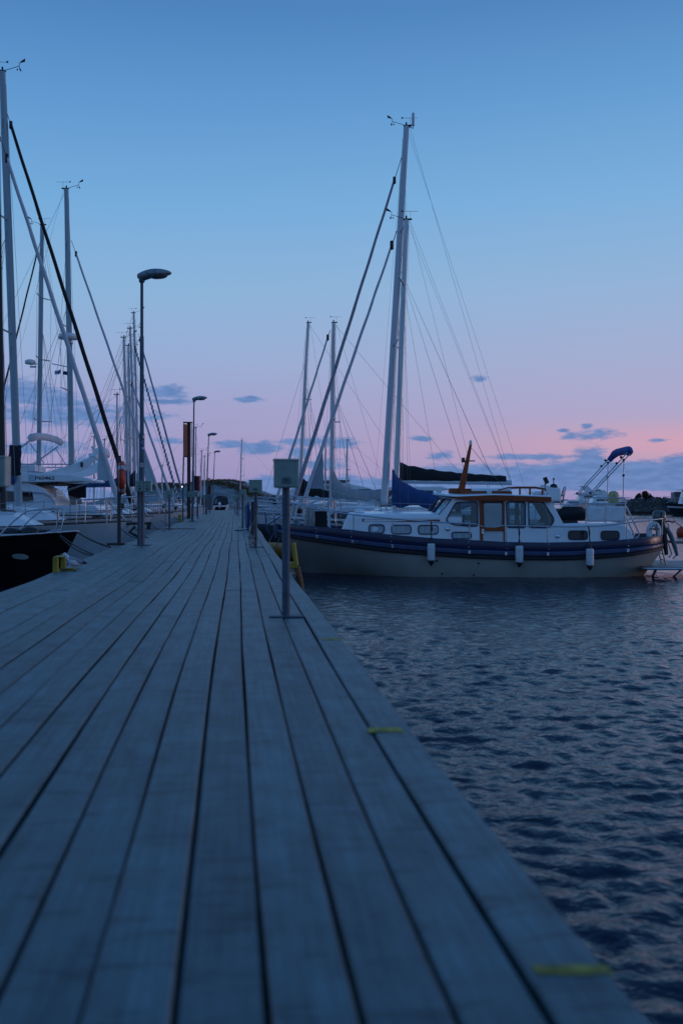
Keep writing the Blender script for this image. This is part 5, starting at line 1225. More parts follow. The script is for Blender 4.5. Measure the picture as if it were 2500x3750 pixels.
# ------------------------------------------------------------------ motor yachts further off
def motorboat(label, O, th, L, B, fb, prof, prof_w, wins=(), hullm=None, hard=(), fr=None, rail=True, group='motor boats in the harbour', name='motor_yacht', stripe=None, cat='motor yacht', arch=None):
    """prof etc. are outlines in local metres: x aft from the bow, z up from the water"""
    t = thing(name, label, cat, O, th, group); h = Hull(L, B, lambda x: fb[0] + (fb[1] - fb[0]) * min(x / (L * .7), 1), over=L * .13, trans=.15, p_bow=1.0, p_mid=.25)
    h.shell('hull', hullm or white, t, nt=24, nq=8); h.deck('deck', deckgrey, t)
    if stripe: h.shell('hull_stripe', stripe, t, nt=24, nq=2, q0=.70, q1=.82, out=.012)
    o, wy = coach(t, prof, prof_w, white, taper=.18, shrink=.5)
    for w in wins:
        for sd in (-1, 1):
            mb = MB(); mb.slab([V(x, sd * (wy(x, z) + .012), z) for x, z in w], (0, -sd * .05, 0)); mb.build('window', darkglass, o)
    for (outl, w, m, nm) in hard:
        mb = MB(); mb.slab([V(x, -w, z) for x, z in outl], (0, 2 * w, 0)); mb.build(nm, m, t, bevel=.04)
    if rail: pulpit(h, t, ln=L * .35, ht=.7)
    if arch:
        x, z0_, z1_, w = arch; mb = MB(); mb.tube([(x + .3, -w, z0_), (x, -w * .95, z1_ - .1), (x, 0, z1_), (x, w * .95, z1_ - .1), (x + .3, w, z0_)], .07, 8); mb.build('radar_arch', white, t)
    return t, h
# the large one with its name on the side, behind the grey sail cover
Y = 110; s = Y / F
OF = V((1415 - CX) * s, Y, 0); fF = Frame(OF, R(180))
def FX(px, py): return fF.un(px, py, 2.1)
t = thing('motor_yacht', 'large white motor yacht with dark window band and name lettering, behind the grey sail cover', 'motor yacht', OF, R(180), 'motor boats in the harbour')
hF = Hull(11, 4.4, lambda x: 1.75 - .35 * x / 11, over=1.6, p_bow=1.0, p_mid=.25); hF.shell('hull', white, t); hF.deck('deck', deckgrey, t)
def fsolid(pts, w, name, m, par, bev=.05):
    mb = MB(); mb.slab([V(*((lambda q: (q[0], w, q[1]))(fF.un(px, py, w)))) for px, py in pts], (0, -2 * w, 0)); return mb.build(name, m, par, bevel=bev)
up = fsolid([(1060, 1800), (1066, 1790), (1110, 1782), (1190, 1772), (1270, 1768), (1292, 1775), (1320, 1780), (1352, 1787), (1382, 1800), (1398, 1810), (1340, 1813), (1240, 1806), (1060, 1806)], 2.0, 'upper_cabin', white, t)
fsolid([(1055, 1808), (1240, 1807), (1300, 1814), (1396, 1812), (1410, 1845), (1055, 1850)], 2.02, 'lower_cabin', white, t)
fsolid([(1085, 1799), (1235, 1800), (1235, 1813), (1085, 1819)], 2.06, 'window_band', darkglass, t, 0)
fsolid([(1268, 1800), (1300, 1792), (1352, 1791), (1390, 1809), (1330, 1812)], 2.06, 'windscreen', darkglass, t, 0)
fsolid([(1105, 1763), (1190, 1759), (1281, 1757), (1270, 1768), (1190, 1770), (1110, 1772)], 1.9, 'hardtop', mat('brown_grey_hardtop', (.11, .10, .105), .5), t)
fsolid([(1120, 1770), (1128, 1770), (1140, 1785), (1130, 1785)], 1.7, 'hardtop_post', white, t, .01); fsolid([(1215, 1767), (1262, 1766), (1258, 1772), (1222, 1774)], 1.0, 'fly_seat', offwhite, t)
p = fF.un3(1184, 1782, 2.0); text('FAIR LADY', .53, up, tuple(p + V(0, .012, .0)), (R(90), 0, R(180)), darkmark, sx=.95)
p = fF.un3(1184, 1788.5, 2.0); text('HELSINKI', .29, up, tuple(p + V(0, .012, 0)), (R(90), 0, R(180)), darkmark)
# hardtop cruiser lying in front of it
motorboat('white sports cruiser with a pale hardtop, in front of the large named yacht', V((1095 - CX) * 47 / F, 46, 0), TR, 10.5, 3.4, (1.35, 1.15), [(2.2, 1.1), (3.4, 1.75), (4.5, 1.85), (8.5, 1.8), (8.6, 1.1)], 1.4,
          wins=[[(3.6, 1.35), (5.8, 1.4), (5.6, 1.65), (4.4, 1.68)]], hard=[([(3.3, 2.1), (4.3, 2.30), (6.6, 2.32), (7.0, 2.2), (6.5, 2.12), (4.2, 2.15)], 1.25, white, 'hardtop'), ([(4.2, 1.75), (4.35, 1.75), (4.75, 2.2), (4.6, 2.2)], 1.2, white, 'hardtop_pillar'), ([(6.3, 1.75), (6.5, 1.75), (6.6, 2.2), (6.4, 2.2)], 1.2, white, 'hardtop_pillar'), ([(3.5, 1.75), (4.25, 2.13), (6.3, 2.13), (6.3, 1.78)], 1.1, tealglass, 'windscreen')])
# white motor boat seen through the wheelhouse
t, h = motorboat('white motor boat glimpsed through the wheelhouse windows of the cruiser', V((1655 - CX) * 33 / F, 34.5, 0), TR, 3.7, 1.7, (1.25, 1.1), [(1.0, 1.0), (1.4, 1.5), (2.3, 1.55), (3.0, 1.5), (3.1, 1.0)], .65, wins=[[(1.5, 1.2), (2.5, 1.22), (2.4, 1.42), (1.7, 1.42)]], rail=False)
mb = MB(); p = h.pt(.36, .80, -1); mb.lathe([(.07, 0), (.07, .01)], (0, 0, 0), 16); o = mb.build('round_mark', flagblue, t); o.location = p + V(0, -.012, 0); o.rotation_euler = (R(90), 0, R(-12))
# cluster across the water on the right
far = [('two decked white yacht with a dark flybridge screen, behind the steering wheel', 2090, 2290, 215, 1.15, True), ('white flybridge yacht with a dark top rail, behind the folded blue bimini', 2165, 2316, 205, .9, True), ('low white motor boat whose bow shows right of the canvas dodgers', 2140, 2314, 196, .8, False), ('small white motor boat low behind the steering wheel', 2055, 2150, 190, .6, False)]
for i, (lab, pa, pb, Y_, sc, fly) in enumerate(far):
    Lm = (pb - pa) * Y_ / F; O_ = V((pb - CX) * Y_ / F, Y_, 0); z0_ = 1.5 * sc + .3
    top_ = [(Lm * .25, z0_ - .3), (Lm * .36, z0_ + .75 * sc), (Lm * .45, z0_ + .95 * sc), (Lm * .85, z0_ + .9 * sc), (Lm * .9, z0_ - .3)]
    hard_ = []
    if fly:
        zf = z0_ + .95 * sc; hard_ = [([(Lm * .40, zf - .05), (Lm * .46, zf + .5 * sc), (Lm * .62, zf + .62 * sc), (Lm * .92, zf + .25 * sc), (Lm * .95, zf), (Lm * .85, zf - .06)], 1.5, white, 'flybridge'),
                 ([(Lm * .44, zf + .55 * sc), (Lm * .50, zf + .95 * sc), (Lm * .53, zf + .95 * sc), (Lm * .6, zf + .6 * sc)], 1.2, darkglass, 'fly_screen'),
                 ([(Lm * .62, zf + .55 * sc), (Lm * .72, zf + 1.55 * sc), (Lm * .86, zf + 1.55 * sc), (Lm * .80, zf + 1.42 * sc), (Lm * .72, zf + .5 * sc)], 1.4, white, 'radar_arch')]
    motorboat(lab, O_, R(180), Lm, 3.8, (z0_ + .15, z0_ - .2), top_, 1.5, wins=[[(Lm * .34, z0_ + .25 * sc), (Lm * .80, z0_ + .25 * sc), (Lm * .78, z0_ + .68 * sc), (Lm * .42, z0_ + .68 * sc)], ], hard=hard_, rail=True)
# boats moored right of the pier in the gap left of the nearest box
motorboat('dark green grey open boat with a sloping bow, left of the nearest power box', V((935 - CX) * 32 / F, 32, 0), TR, 6.5, 2.4, (.95, .7), [(3, .6), (3.2, 1.0), (4, 1.05), (4.6, 1.0), (4.7, .6)], .8, hullm=steelgrey, name='motor_boat', cat='motor boat')
motorboat('white sports boat behind the blue ropes, bow towards the pier', V((948 - CX) * 37 / F, 37, 0), TR, 7, 2.5, (1.1, .9), [(2, .9), (2.6, 1.35), (3.3, 1.45), (5, 1.4), (5.1, .9)], 1.0, wins=[[(2.6, 1.1), (3.8, 1.12), (3.7, 1.3), (3, 1.3)]], name='motor_boat', cat='motor boat')
motorboat('white sports boat with a bent steel frame, two berths behind the blue ropes', V((935 - CX) * 50 / F, 50, 0), TR, 8, 2.7, (1.15, .9), [(2, .9), (2.8, 1.5), (3.6, 1.6), (6, 1.5), (6.1, .9)], 1.1, wins=[[(2.8, 1.15), (4.2, 1.15), (4.0, 1.4), (3.2, 1.4)]], name='motor_boat', cat='motor boat', arch=(5.2, 1.0, 2.1, 1.15))
motorboat('white cabin boat whose bow pokes out before the far rock, right of the pier end', V((905 - CX) * 66 / F, 66, 0), TR, 8, 2.8, (1.2, .95), [(2, .9), (2.8, 1.6), (3.6, 1.7), (6, 1.6), (6.1, .9)], 1.1, wins=[[(2.8, 1.15), (4.2, 1.15), (4.0, 1.45), (3.2, 1.45)]], name='motor_boat', cat='motor boat')
# two boats at the head of the pier, sterns towards us
def stern_boat(px, Y_, w, label, canopy=True):
    s_ = Y_ / F; t = thing('motor_boat', label, 'motor boat', V((px - CX) * s_, Y_, 0), R(90), 'motor boats in the harbour')
    h = Hull(6.5, w, lambda x: .95 + .25 * max(0, 1 - x / 6.5), over=0, trans=0, bf=lambda t_: w / 2 * (1 - .85 * max(0, (t_ - .5) / .5) ** 2), p_bow=.3, p_mid=.3)
    h.shell('hull', white, t); h.deck('deck', deckgrey, t)
    mb = MB(); mb.box((-.12, 0, .9), (.25, w * .92, .25)); mb.build('transom', white, t, bevel=.05)
    mb = MB(); mb.ell((-.3, 0, 1.2), (.22, .2, .33), 12, 8); mb.box((-.35, 0, .85), (.2, .14, .5)); mb.build('outboard_motor', white, t)
    for sd in (-1, 1): mb = MB(); mb.box((.5, sd * w * .3, 1.15), (.7, .5, .3)); mb.build('seat', blackpl, t, bevel=.06)
    if canopy:
        mb = MB()
        for x, hh in ((.7, 2.15), (2.1, 2.3)): mb.tube([(x - .2, -w * .46, 1.0), (x - .1, -w * .44, hh - .35), (x, -w * .34, hh), (x, 0, hh + .1), (x, w * .34, hh), (x - .1, w * .44, hh - .35), (x - .2, w * .46, 1.0)], .07, 8)
        mb.build('canopy_frame', canvblack, t)
        mb = MB(); mb.loft([[V(x, y * w, z + .05) for y, z in ((-.34, 2.2), (-.2, 2.32), (0, 2.38), (.2, 2.32), (.34, 2.2))] for x in (.7, 1.6, 2.6)], False, False, True); o = mb.build('canopy', canvblack, t); o.modifiers.new('s', 'SOLIDIFY').thickness = .03
        mb = MB(); mb.slab([V(2.8, -w * .42, 1.1), V(2.8, w * .42, 1.1), V(2.5, w * .36, 2.15), V(2.5, -w * .36, 2.15)], (.02, 0, 0)); mb.build('windscreen', tealglass, t)
stern_boat(805, 150, 2.1, 'small white boat with black canopy and white outboard at the pier head')
stern_boat(724, 142, 2.3, 'small stern-on white boat with a dark canopy, behind the red cabinet')
# orange-ochre inflatable collar on a boat right of the pier
O_ = V((955 - CX) * 27.5 / F, 27.5, 0)
t = thing('inflatable_dinghy', 'ochre yellow inflatable dinghy floating between the pier and the grey boat', 'dinghy', O_, TR)
mb = MB(); mb.tube([(3.0, -.55, .22), (1.2, -.58, .24), (.45, -.45, .28), (.05, 0, .33), (.45, .45, .28), (1.2, .58, .24), (3.0, .55, .22)], [.16, .22, .22, .22, .22, .22, .16], 12); mb.build('tube', rubberor, t)
mb = MB(); mb.box((1.6, 0, .1), (2.6, .9, .06)); mb.build('floor', steelgrey, t); mb = MB(); mb.box((1.5, 0, .36), (.25, 1.0, .05)); mb.build('seat', rustwood, t)
# floating boom arms by the pier: pale steel tubes
for (x0_, x1_, Y0_, lab) in ((955, 1030, 33, 'pale steel mooring boom standing out from the pier by the green grey boat'), (975, 1055, 41, 'second pale steel mooring boom further along the pier')):
    a = at(x0_ - 40, Y0_, .55); mb = MB()
    for dy in (0, .7): mb.tube([a + V(0, dy, 0), a + V(1.2, dy * .7, .75), a + V(2.2, dy * .5, .8), a + V(3.2, dy * .3, .3)], .03, 7)
    mb.tube([a + V(1.2, 0, .75), a + V(1.2, .5, .75)], .03, 6); mb.build('mooring_boom', steel, None, **tags(lab, 'mooring boom', 'steel mooring booms'))

# ------------------------------------------------------------------ pier furniture
def on_pier(px, py):
    p = at_deck(px, py); q = p - PF.O; p.z = deck_z(q.dot(PF.y)); return p, p.y / F
GP = 'grey green power boxes on posts along the pier'
def pedestal(px, py, top_py, w_px, h_px, label, double=False, plate=True, rot=0, Y=None, X=None, post=True, h=None):
    if Y is None: p, s = on_pier(px, py)
    else: p = V((px - CX) / F * Y, Y, 0); p.z = deck_z((p - PF.O).dot(PF.y)); s = Y / F
    zt = zat(top_py, p.y) - p.z; w, hh = w_px * s, h_px * s
    t = thing('power_pedestal', label, 'power pedestal', p, PA * .5 + rot, GP)
    if post:
        mb = MB(); mb.tube([(0, 0, 0), (0, 0, zt - hh * .5)], .028, 12); mb.build('post', galv, t)
    if plate: mb = MB(); mb.box((0, 0, .006), (.24, .10, .010)); mb.build('base_plate', galv, t, bevel=.004)
    n = 2 if double else 1
    for k in range(n):
        ww = w / n; cx = (k - (n - 1) / 2) * ww; d = .13
        mb = MB(); mb.box((cx, -.02, zt - hh / 2), (ww * (.985 if double else 1), d, hh)); bx = mb.build('box', boxgreen, t, bevel=.012)
        mb = MB(); mb.box((cx, -.02, zt - .004), (ww * .98 + .014, d + .016, .014)); mb.box((cx + (ww / 2 - .012) * (1 if (k == n - 1) else -1), -.012, zt - hh / 2), (.028, d + .014, hh * .96)); mb.build('lid_edge', boxpale, bx, bevel=.004)
        mb = MB(); mb.box((cx, -.02 - d / 2 - .003, zt - hh * .74), (ww * .36, .008, hh * .22)); mb.build('socket_panel', steelgrey, bx, bevel=.003)
        mb = MB(); (mb.box((cx - .005, -.02 - d / 2 - .004, zt - hh * .42), (.010, .01, hh * .15)), mb.box((cx + .004, -.02 - d / 2 - .004, zt - hh * .5), (.022, .01, .010))) if double else None; mb.lathe([(.014, 0), (.014, .008)], (cx, -.02 - d / 2 - .006, zt - hh * .74), 10); mb.box((cx, -.02 - d / 2 - .004, zt - hh * .14), (ww * .26, .006, .009)) if double else None; mb.build('latch', darkmark, bx)
    return t, p, s
pedestal(1047, 2256, 1683, 90, 104, 'single power box nearest the camera, on a post at the right edge of the pier', rot=.03)
pd2, p2, s2 = pedestal(936, 2005, 1758, 47, 46, 'single power box behind the nearest one, with a rope round its post')
pedestal(889, 1934, 1793, 24, 25, 'power box on a slim post, third along the right edge of the pier')
pedestal(873, 1891, 1813, 17, 14, 'small far power box on the right edge, fourth along it'); pedestal(868, 1884, 1816, 15, 13, 'small far power box on the right edge, fifth along it'); pedestal(861, 1879, 1819, 11, 11, 'tiny power box near the head of the pier, last on the right edge')
pedestal(-85, 2256, 1672, 230, 112, 'blurred double power box cut off by the left border', double=True, Y=7.2)
pedestal(621, 1940, 1796, 25, 25, 'single power box with red rope at its foot, right of the tall street lamp')
pedestal(722, 1889, 1802, 13, 16, 'power box on a post just right of the second street lamp')
pedestal(746, 1882, 1813, 18, 13, 'double power box on two slim posts before the third street lamp', double=True)
# rope on the second box's post
mb = MB(); P = []; rng = random.Random(21); zc_ = 0
for i in range(46):
    a = i * 1.05 + rng.uniform(-.3, .3); zc_ = .012 + .006 * i * rng.uniform(.6, 1.2) + (.05 * rng.random() if i % 5 == 0 else 0)
    P.append(p2 + V(-.06 + rng.uniform(.03, .085) * math.cos(a), -.07 + rng.uniform(.02, .06) * math.sin(a), min(zc_, .34)))
P += [p2 + V(-.05, -.05, .40), p2 + V(.028, -.035, .58), p2 + V(.034, 0, .75), p2 + V(.02, -.03, .95)]
mb.tube(P, .0055, 6); mb.build('rope_tangle', redrope, None, **tags('thin faded rope tangled round the foot of the second power box post', 'rope'))
p, s = on_pier(621, 1940); mb = MB(); mb.tube([p + V(-.8, -.1, .02), p + V(-.4, .05, .015), p + V(-.05, -.06, .02), p + V(.3, .02, .02), p + V(.75, -.02, .02)], .012, 6); mb.tube([p + V(-.09, -.03, .02), p + V(-.12, -.02, .4), p + V(-.08, -.03, .62), p + V(-.11, -.03, .8), p + V(-.03, 0, 1.0)], .012, 6)
mb.build('rope_on_deck', redrope, None, **tags('faded red rope across the planks and up the slim box post', 'rope'))
# street lamps
GL = 'street lamps along the left edge of the pier'
def lamp(px, py, top_py, label, toppx=None, head_dx=.0, sticker=False, boxes=False):
    p, s = on_pier(px, py); h = zat(top_py, p.y) - p.z; lean = 0 if toppx is None else (toppx - px) * s
    t = thing('street_lamp', label, 'street lamp', p, 0, GL)
    c = lambda z: V(lean * z / h, 0, z)
    mb = MB(); zj = h * .404; zk = h * .755
    mb.tube([c(0), c(zj - .02), c(zj), c(zj + .02), c(zk), c(zk + .03), c(h - .18)], [.052, .052, .05, .040, .038, .030, .028], 14); po = mb.build('pole', mat('painted_lamp_pole', (.055, .095, .135), .55, .1, var=.2, scale=7), t)
    mb = MB(); mb.box((0, 0, .008), (.30, .26, .016)); mb.build('base_plate', galv, t, bevel=.004)
    L_ = .60; rings = []; n = 16
    for i in range(15):
        u = .5 - .5 * math.cos(math.pi * i / 14); x = -.08 + (L_ + .02) * u; ro = math.sin(math.pi * min(1, .04 + u * .93)) ** .62
        up_ = .105 * ro; dn = .062 * ro + .075 * max(0, 1 - abs(u - .14) / .24) ** 1.2; w = .15 * ro
        zc = h - .115 + .045 * u; rings.append([c(h) - V(0, 0, h) + V(x, w * math.cos(a), zc + (up_ if math.sin(a) > 0 else dn) * math.sin(a)) for a in [2 * math.pi * k / n for k in range(n)]])
    mb = MB(); mb.loft(rings, True, True, True); hd = mb.build('lamp_head', mat('weathered_lamp_housing', (.19, .24, .27), .55, .3, var=.4, scale=9, bump=.15), t)
    mb = MB(); mb.loft([[c(h) - V(0, 0, h) + V(.31 + .17 * r * math.cos(a), .11 * r * math.sin(a), h - .138 + .07 * (.17 * r * math.cos(a)) - z) for a in [2 * math.pi * k / 16 for k in range(16)]] for r, z in ((1, -.02), (.9, .01), (.6, .028), (.1, .035))], True, True, True); mb.build('lens', mat('dusty_lens', (.10, .12, .13), .2, coat=.4), hd)
    mb = MB(); mb.lathe([(.045, -.24), (.055, -.22), (.055, -.13), (.04, -.1)], tuple(c(h)), 12); mb.build('collar', galv, t)
    if sticker:
        mb = MB()
        def patch(z0, z1, a0, a1, r): return [[V(r * math.cos(a0 + (a1 - a0) * i / 8), r * math.sin(a0 + (a1 - a0) * i / 8), z) for i in range(9)] for z in (z0, z1)]
        z = lambda py: zat(py, p.y) - p.z
        mb.loft(patch(z(1652), z(1613), R(-100), R(-10), .0535), False, False, True); s1 = mb.build('sticker', stickblue, po)
        def ringp(cz, r, a0, w_=.004, m=signwhite):
            mb = MB(); P_ = []
            for i in range(25):
                q = 2 * math.pi * i / 24; a = a0 + r * math.cos(q) / .054; P_.append((.0545 * math.cos(a), .0545 * math.sin(a), cz + r * math.sin(q)))
            mb.tube(P_, w_, 5); return mb
        ringp(z(1621), .030, R(-52)).build('sticker_print', signwhite, s1)
        mb = MB()
        for i in range(4): a = R(-70 + 12 * i); mb.box((.0542 * math.cos(a), .0542 * math.sin(a), z(1642)), (.008, .008, .05))
        mb.build('sticker_print', signwhite, s1)
        mb = MB(); P0 = []
        for r in (0, .038):
            P0.append([V(.0535 * math.cos(R(-85) + r * math.cos(q) / .054), .0535 * math.sin(R(-85) + r * math.cos(q) / .054), z(1703) + r * math.sin(q)) for q in [2 * math.pi * i / 20 for i in range(20)]])
        mb.loft(P0, True, False, True); s3 = mb.build('sticker', signwhite, po); ringp(z(1703), .015, R(-85), .005).build('sticker_print', mat('sticker_purple', (.10, .05, .16), .6), s3)
        mb = MB(); mb.loft(patch(z(1605), z(1594), R(-60), R(-20), .0535), False, False, True); mb.build('sticker', reflect, po)
    return t, p, s, h
lt, lp, ls, lh = lamp(520, 1998, 987, 'tall street lamp nearest the camera, stickers and a double power box on its pole', sticker=True)
mb = MB(); mb.tube([(-.035, -.075, 0), (-.035, -.075, zat(1780, lp.y) - lp.z)], .034, 12); mb.build('conduit', galv, lt)
q, _, _ = pedestal(528, 1998, 1762, 56, 39, 'double power box strapped to the pole of the nearest street lamp', double=True, Y=lp.y - .16, post=False, plate=False)
lamp(705, 1907, 1451, 'second street lamp, beside the red and black board', toppx=711); lamp(754, 1882, 1585, 'third street lamp along the pier, leaning slightly right', toppx=765); lamp(777, 1867, 1650, 'farthest street lamp, at the head of the pier', toppx=787)
q, _, _ = pedestal(708, 1907, 1800, 37, 20, 'double power box strapped to the second street lamp', double=True, Y=41.2, post=False, plate=False)
# lifebuoy post and ring
p, s = on_pier(437, 1996)
t = thing('lifebuoy_post', 'dark square post carrying the orange lifebuoy, left of the tall street lamp', 'post', p, PA)
zt = zat(1669, p.y) - p.z; mb = MB(); mb.box((0, 0, zt / 2), (.066, .066, zt)); mb.build('post', mat('dark_square_tube', (.055, .05, .05), .5, .3, var=.2, scale=6), t, bevel=.006)
mb = MB(); mb.box((-.06, 0, .02), (.32, .14, .04)); mb.build('foot', darkwood, t, bevel=.01)
mb = MB(); mb.box((.06, -.02, zat(1720, p.y) - p.z), (.10, .03, .03)); mb.box((.06, -.02, zat(1790, p.y) - p.z), (.08, .03, .03)); mb.build('bracket', galv, t)
zc = zat(1750.5, p.y); cx_ = at(450, p.y, 0).x
t = thing('life_ring', 'orange lifebuoy with pale bands hanging edge-on from the dark post', 'lifebuoy', (cx_, p.y - .05, zc), PA + R(4))
Rr, rr = .255, .058; mb = MB(); rings = []
N = 48
for i in range(N):
    a = 2 * math.pi * i / N; rings.append([V(rr * math.sin(b_) , (Rr + rr * 1.05 * math.cos(b_)) * math.cos(a), (Rr + rr * 1.05 * math.cos(b_)) * math.sin(a)) for b_ in [2 * math.pi * k / 14 for k in range(14)]])
rings.append(rings[0]); mb.loft(rings, True, False, True); mb.build('ring', orange, t)
for k in range(4):
    a0 = R(45 + 90 * k + 6); mb = MB(); rings = []
    for i in range(6):
        a = a0 + R(12) * (i / 5 - .5) * 1.3; rings.append([V((rr + .003) * math.sin(b_), (Rr + (rr + .003) * 1.05 * math.cos(b_)) * math.cos(a), (Rr + (rr + .003) * 1.05 * math.cos(b_)) * math.sin(a)) for b_ in [2 * math.pi * j / 14 for j in range(14)]])
    mb.loft(rings, True, True, True); mb.build('reflective_band', reflect, t)
mb = MB(); mb.tube([(-.02, (Rr + rr * 1.02 + .012 + .018 * abs(math.sin(2 * R(7.5 * k + 45)))) * math.cos(R(7.5 * k)), (Rr + rr * 1.02 + .012 + .018 * abs(math.sin(2 * R(7.5 * k + 45)))) * math.sin(R(7.5 * k))) for k in range(49)], .005, 6); mb.build('grab_line', darkrope, t)
# red and black board on its timber post
Yb = 47.0; p = V((692 - CX) / F * Yb, Yb, -.5); z = lambda py: zat(py, Yb) + .5; sx = Yb / F
t = thing('navigation_board', 'tall timber post with a slatted red and black board near its top', 'post', p, 0)
mb = MB(); mb.box((0, 0, z(1549) / 2), (12 * sx, .16, z(1549))); mb.build('post', darkwood, t, bevel=.02)
zb0, zb1 = z(1674), z(1551); X = lambda px: (px - 692) * sx
for x0_, x1_, m_ in ((673, 678, redpaint), (681, 687, redpaint)):
    mb = MB(); mb.box(((X(x0_) + X(x1_)) / 2, -.10, (zb0 + zb1) / 2), (X(x1_) - X(x0_), .03, zb1 - zb0 - .1)); mb.build('red_slat', m_, t, bevel=.005)
mb = MB(); mb.box((X(679.5), -.11, (zb0 + zb1) / 2), (.05, .05, zb1 - zb0 - .05)); mb.box((X(702), -.02, (zb0 + zb1) / 2), (.03, .05, zb1 - zb0)); mb.build('pale_batten', mat('weathered_batten', (.26, .23, .18), .8, var=.25, scale=8), t)
mb = MB()
for zz in (zb0 + .05, (zb0 + zb1) / 2, zb1 - .12): mb.box((X(681), -.06, zz), (.24, .05, .12))
mb.box((X(688), 0, zb1 + .05), (.42, .3, .05)); mb.box((X(673), -.04, (zb0 + zb1) / 2), (.03, .1, zb1 - zb0)); mb.build('board_frame', darkwood, t, bevel=.008)
mb = MB(); mb.tube([(X(674), -.1, zb0), (X(671.5), -.1, zb0 - 1.2), (X(670), 0, .3)], .035, 7); mb.build('stay_pole', galv, t)
# cabinets and sign further down the pier
def cabinet(px0, px1, py0, py1, Y_, label, front, side, name='fire_cabinet', cat='cabinet', sidew=.35, post=True):
    s_ = Y_ / F; x0_, x1_ = at(px0, Y_, 0).x, at(px1, Y_, 0).x; z0_, z1_ = zat(py1, Y_), zat(py0, Y_); pz = deck_z(Y_)
    t = thing(name, label, cat, ((x0_ + x1_) / 2, Y_, pz), 0); w = x1_ - x0_
    mb = MB(); mb.box((0, 0, (z0_ + z1_) / 2 - pz), (w, .22, z1_ - z0_)); b_ = mb.build('body', side, t, bevel=.015)
    mb = MB(); mb.box((-w * sidew / 2, -.115, (z0_ + z1_) / 2 - pz), (w * (1 - sidew), .02, (z1_ - z0_) * .97)); mb.build('door', front, b_, bevel=.006)
    if post: mb = MB(); mb.tube([(0, .12, 0), (0, .12, z1_ - pz - .1)], .03, 8); mb.build('post', galv, t)
    return t
cabinet(713, 733, 1743, 1797, 46, 'bright red cabinet with a dark door right of the second street lamp', canvnavy, darkred, sidew=.42)
cabinet(760, 774, 1777, 1811, 66, 'dark brown cabinet on the third street lamp', darkwood, mat('dull_brown_red', (.10, .06, .06), .6), sidew=.3)
cabinet(761, 778, 1813, 1868, 82, 'tall grey green service cabinet standing at the head of the pier', steelgrey, steelgrey, name='service_cabinet', sidew=.2, post=False)
s_ = 63 / F; t = thing('fire_sign', 'small red and white fire equipment sign beside the third street lamp', 'sign', (at(765, 63, 0).x, 63, deck_z(63)), 0)
zc = zat(1756, 63) - deck_z(63); mb = MB(); mb.box((0, 0, zc), (.17, .02, .19)); pl = mb.build('plate', redpaint, t)
mb = MB(); mb.tube([(-.12, .03, 0), (-.08, .03, zc + .1)], .02, 6); mb.build('post', galv, t)
mb = MB(); mb.box((.02, -.013, zc - .01), (.035, .006, .12)); mb.box((-.04, -.013, zc), (.03, .006, .07)); mb.box((.055, -.013, zc + .03), (.025, .006, .05)); mb.build('symbol', signwhite, pl)
# yellow fittings along the pier edges
p, s = on_pier(659, 1908); mb = MB(); mb.box((p.x, p.y, p.z + .14), (.10, .12, .30)); mb.box((p.x + .06, p.y, p.z + .03), (.2, .14, .05)); mb.build('mooring_bollard', mat('dull_yellow_green', (.28, .25, .02), .6, var=.3, scale=9), None, bevel=.012, **tags('dull yellow bollard on the left pier edge before the red and black board', 'bollard'))
Yk = 11.9; p = at(205, Yk, DECK)
t = thing('mooring_bracket', 'yellow steel mooring bracket on the left pier edge, beside the gull', 'mooring bracket', p, PA)
mb = MB(); mb.box((0, 0, .015), (.058, .09, .27)); mb.box((.062, .16, .06), (.055, .05, .16)); mb.box((.03, .08, .152), (.10, .20, .014)); mb.build('upright', yellowp, t, bevel=.006)
mb = MB(); mb.box((.12, .16, -.055), (.20, .05, .10)); mb.box((.11, .14, .0), (.17, .03, .014)); mb.build('plate', mat('dirty_yellow', (.20, .15, .015), .6, var=.4, scale=12), t, bevel=.005)
p = at(1088, 11.6, 0); t = thing('mooring_bracket', 'yellow steel bracket over a brown timber by the bow of the cruiser', 'mooring bracket', (p.x, 11.6, .62), PA)
zz = lambda py: zat(py, 11.6) - .62; xx = lambda px: at(px, 11.6, 0).x - p.x
mb = MB(); mb.tube([(xx(1074), 0, zz(1988)), (xx(1078), 0, zz(2020)), (xx(1086), 0, zz(2070))], [.028, .030, .026], 8); mb.box((xx(1074), 0, zz(2069)), (.085, .09, .07)); mb.build('bracket', yellowp, t, bevel=.006)
mb = MB(); mb.tube([(xx(1087), 0, zz(2075)), (xx(1098), 0, zz(2125)), (xx(1108), 0, zz(2180))], [.034, .036, .03], 8); mb.build('timber', rustwood, t)
# dark pile and blue ropes behind the second box
p = at(924, 25, 0); mb = MB(); mb.tube([(p.x, 25, -.6), (p.x + .02, 25, zat(1838, 25))], .055, 10); mb.build('mooring_pile', darkwood, None, **tags('dark timber pile at the right pier edge, just left of the second power box post', 'pile'))
p = at(908, 27.5, 0); t = thing('coiled_hose', 'blue rope and hose hung in loops at the right edge of the pier', 'hose', (p.x, 27.5, deck_z(27)), 0)
mb = MB()
for i in range(5): mb.tube([(-.04 + .02 * i, 0, .72), (-.09 + .03 * i, -.02, .45), (-.06 + .02 * i, -.02, .12), (0, 0, .05), (.06 - .01 * i, -.02, .15), (.07 - .015 * i, 0, .5), (.02, 0, .72)], .009, 6)
mb.tube([(0, -.02, .05), (-.2, -.2, -.03 + .05), (-.3, -.5, .03)], .016, 6); mb.tube([(.45, .3, .5), (.5, .3, .05), (.62, .3, -.25), (.75, .3, -.1), (.7, .3, .4)], .018, 6); mb.build('hose', bluerope, t)
mb = MB(); mb.tube([(0, .05, 0), (0, .05, .8)], .03, 8); mb.build('post', galv, t)
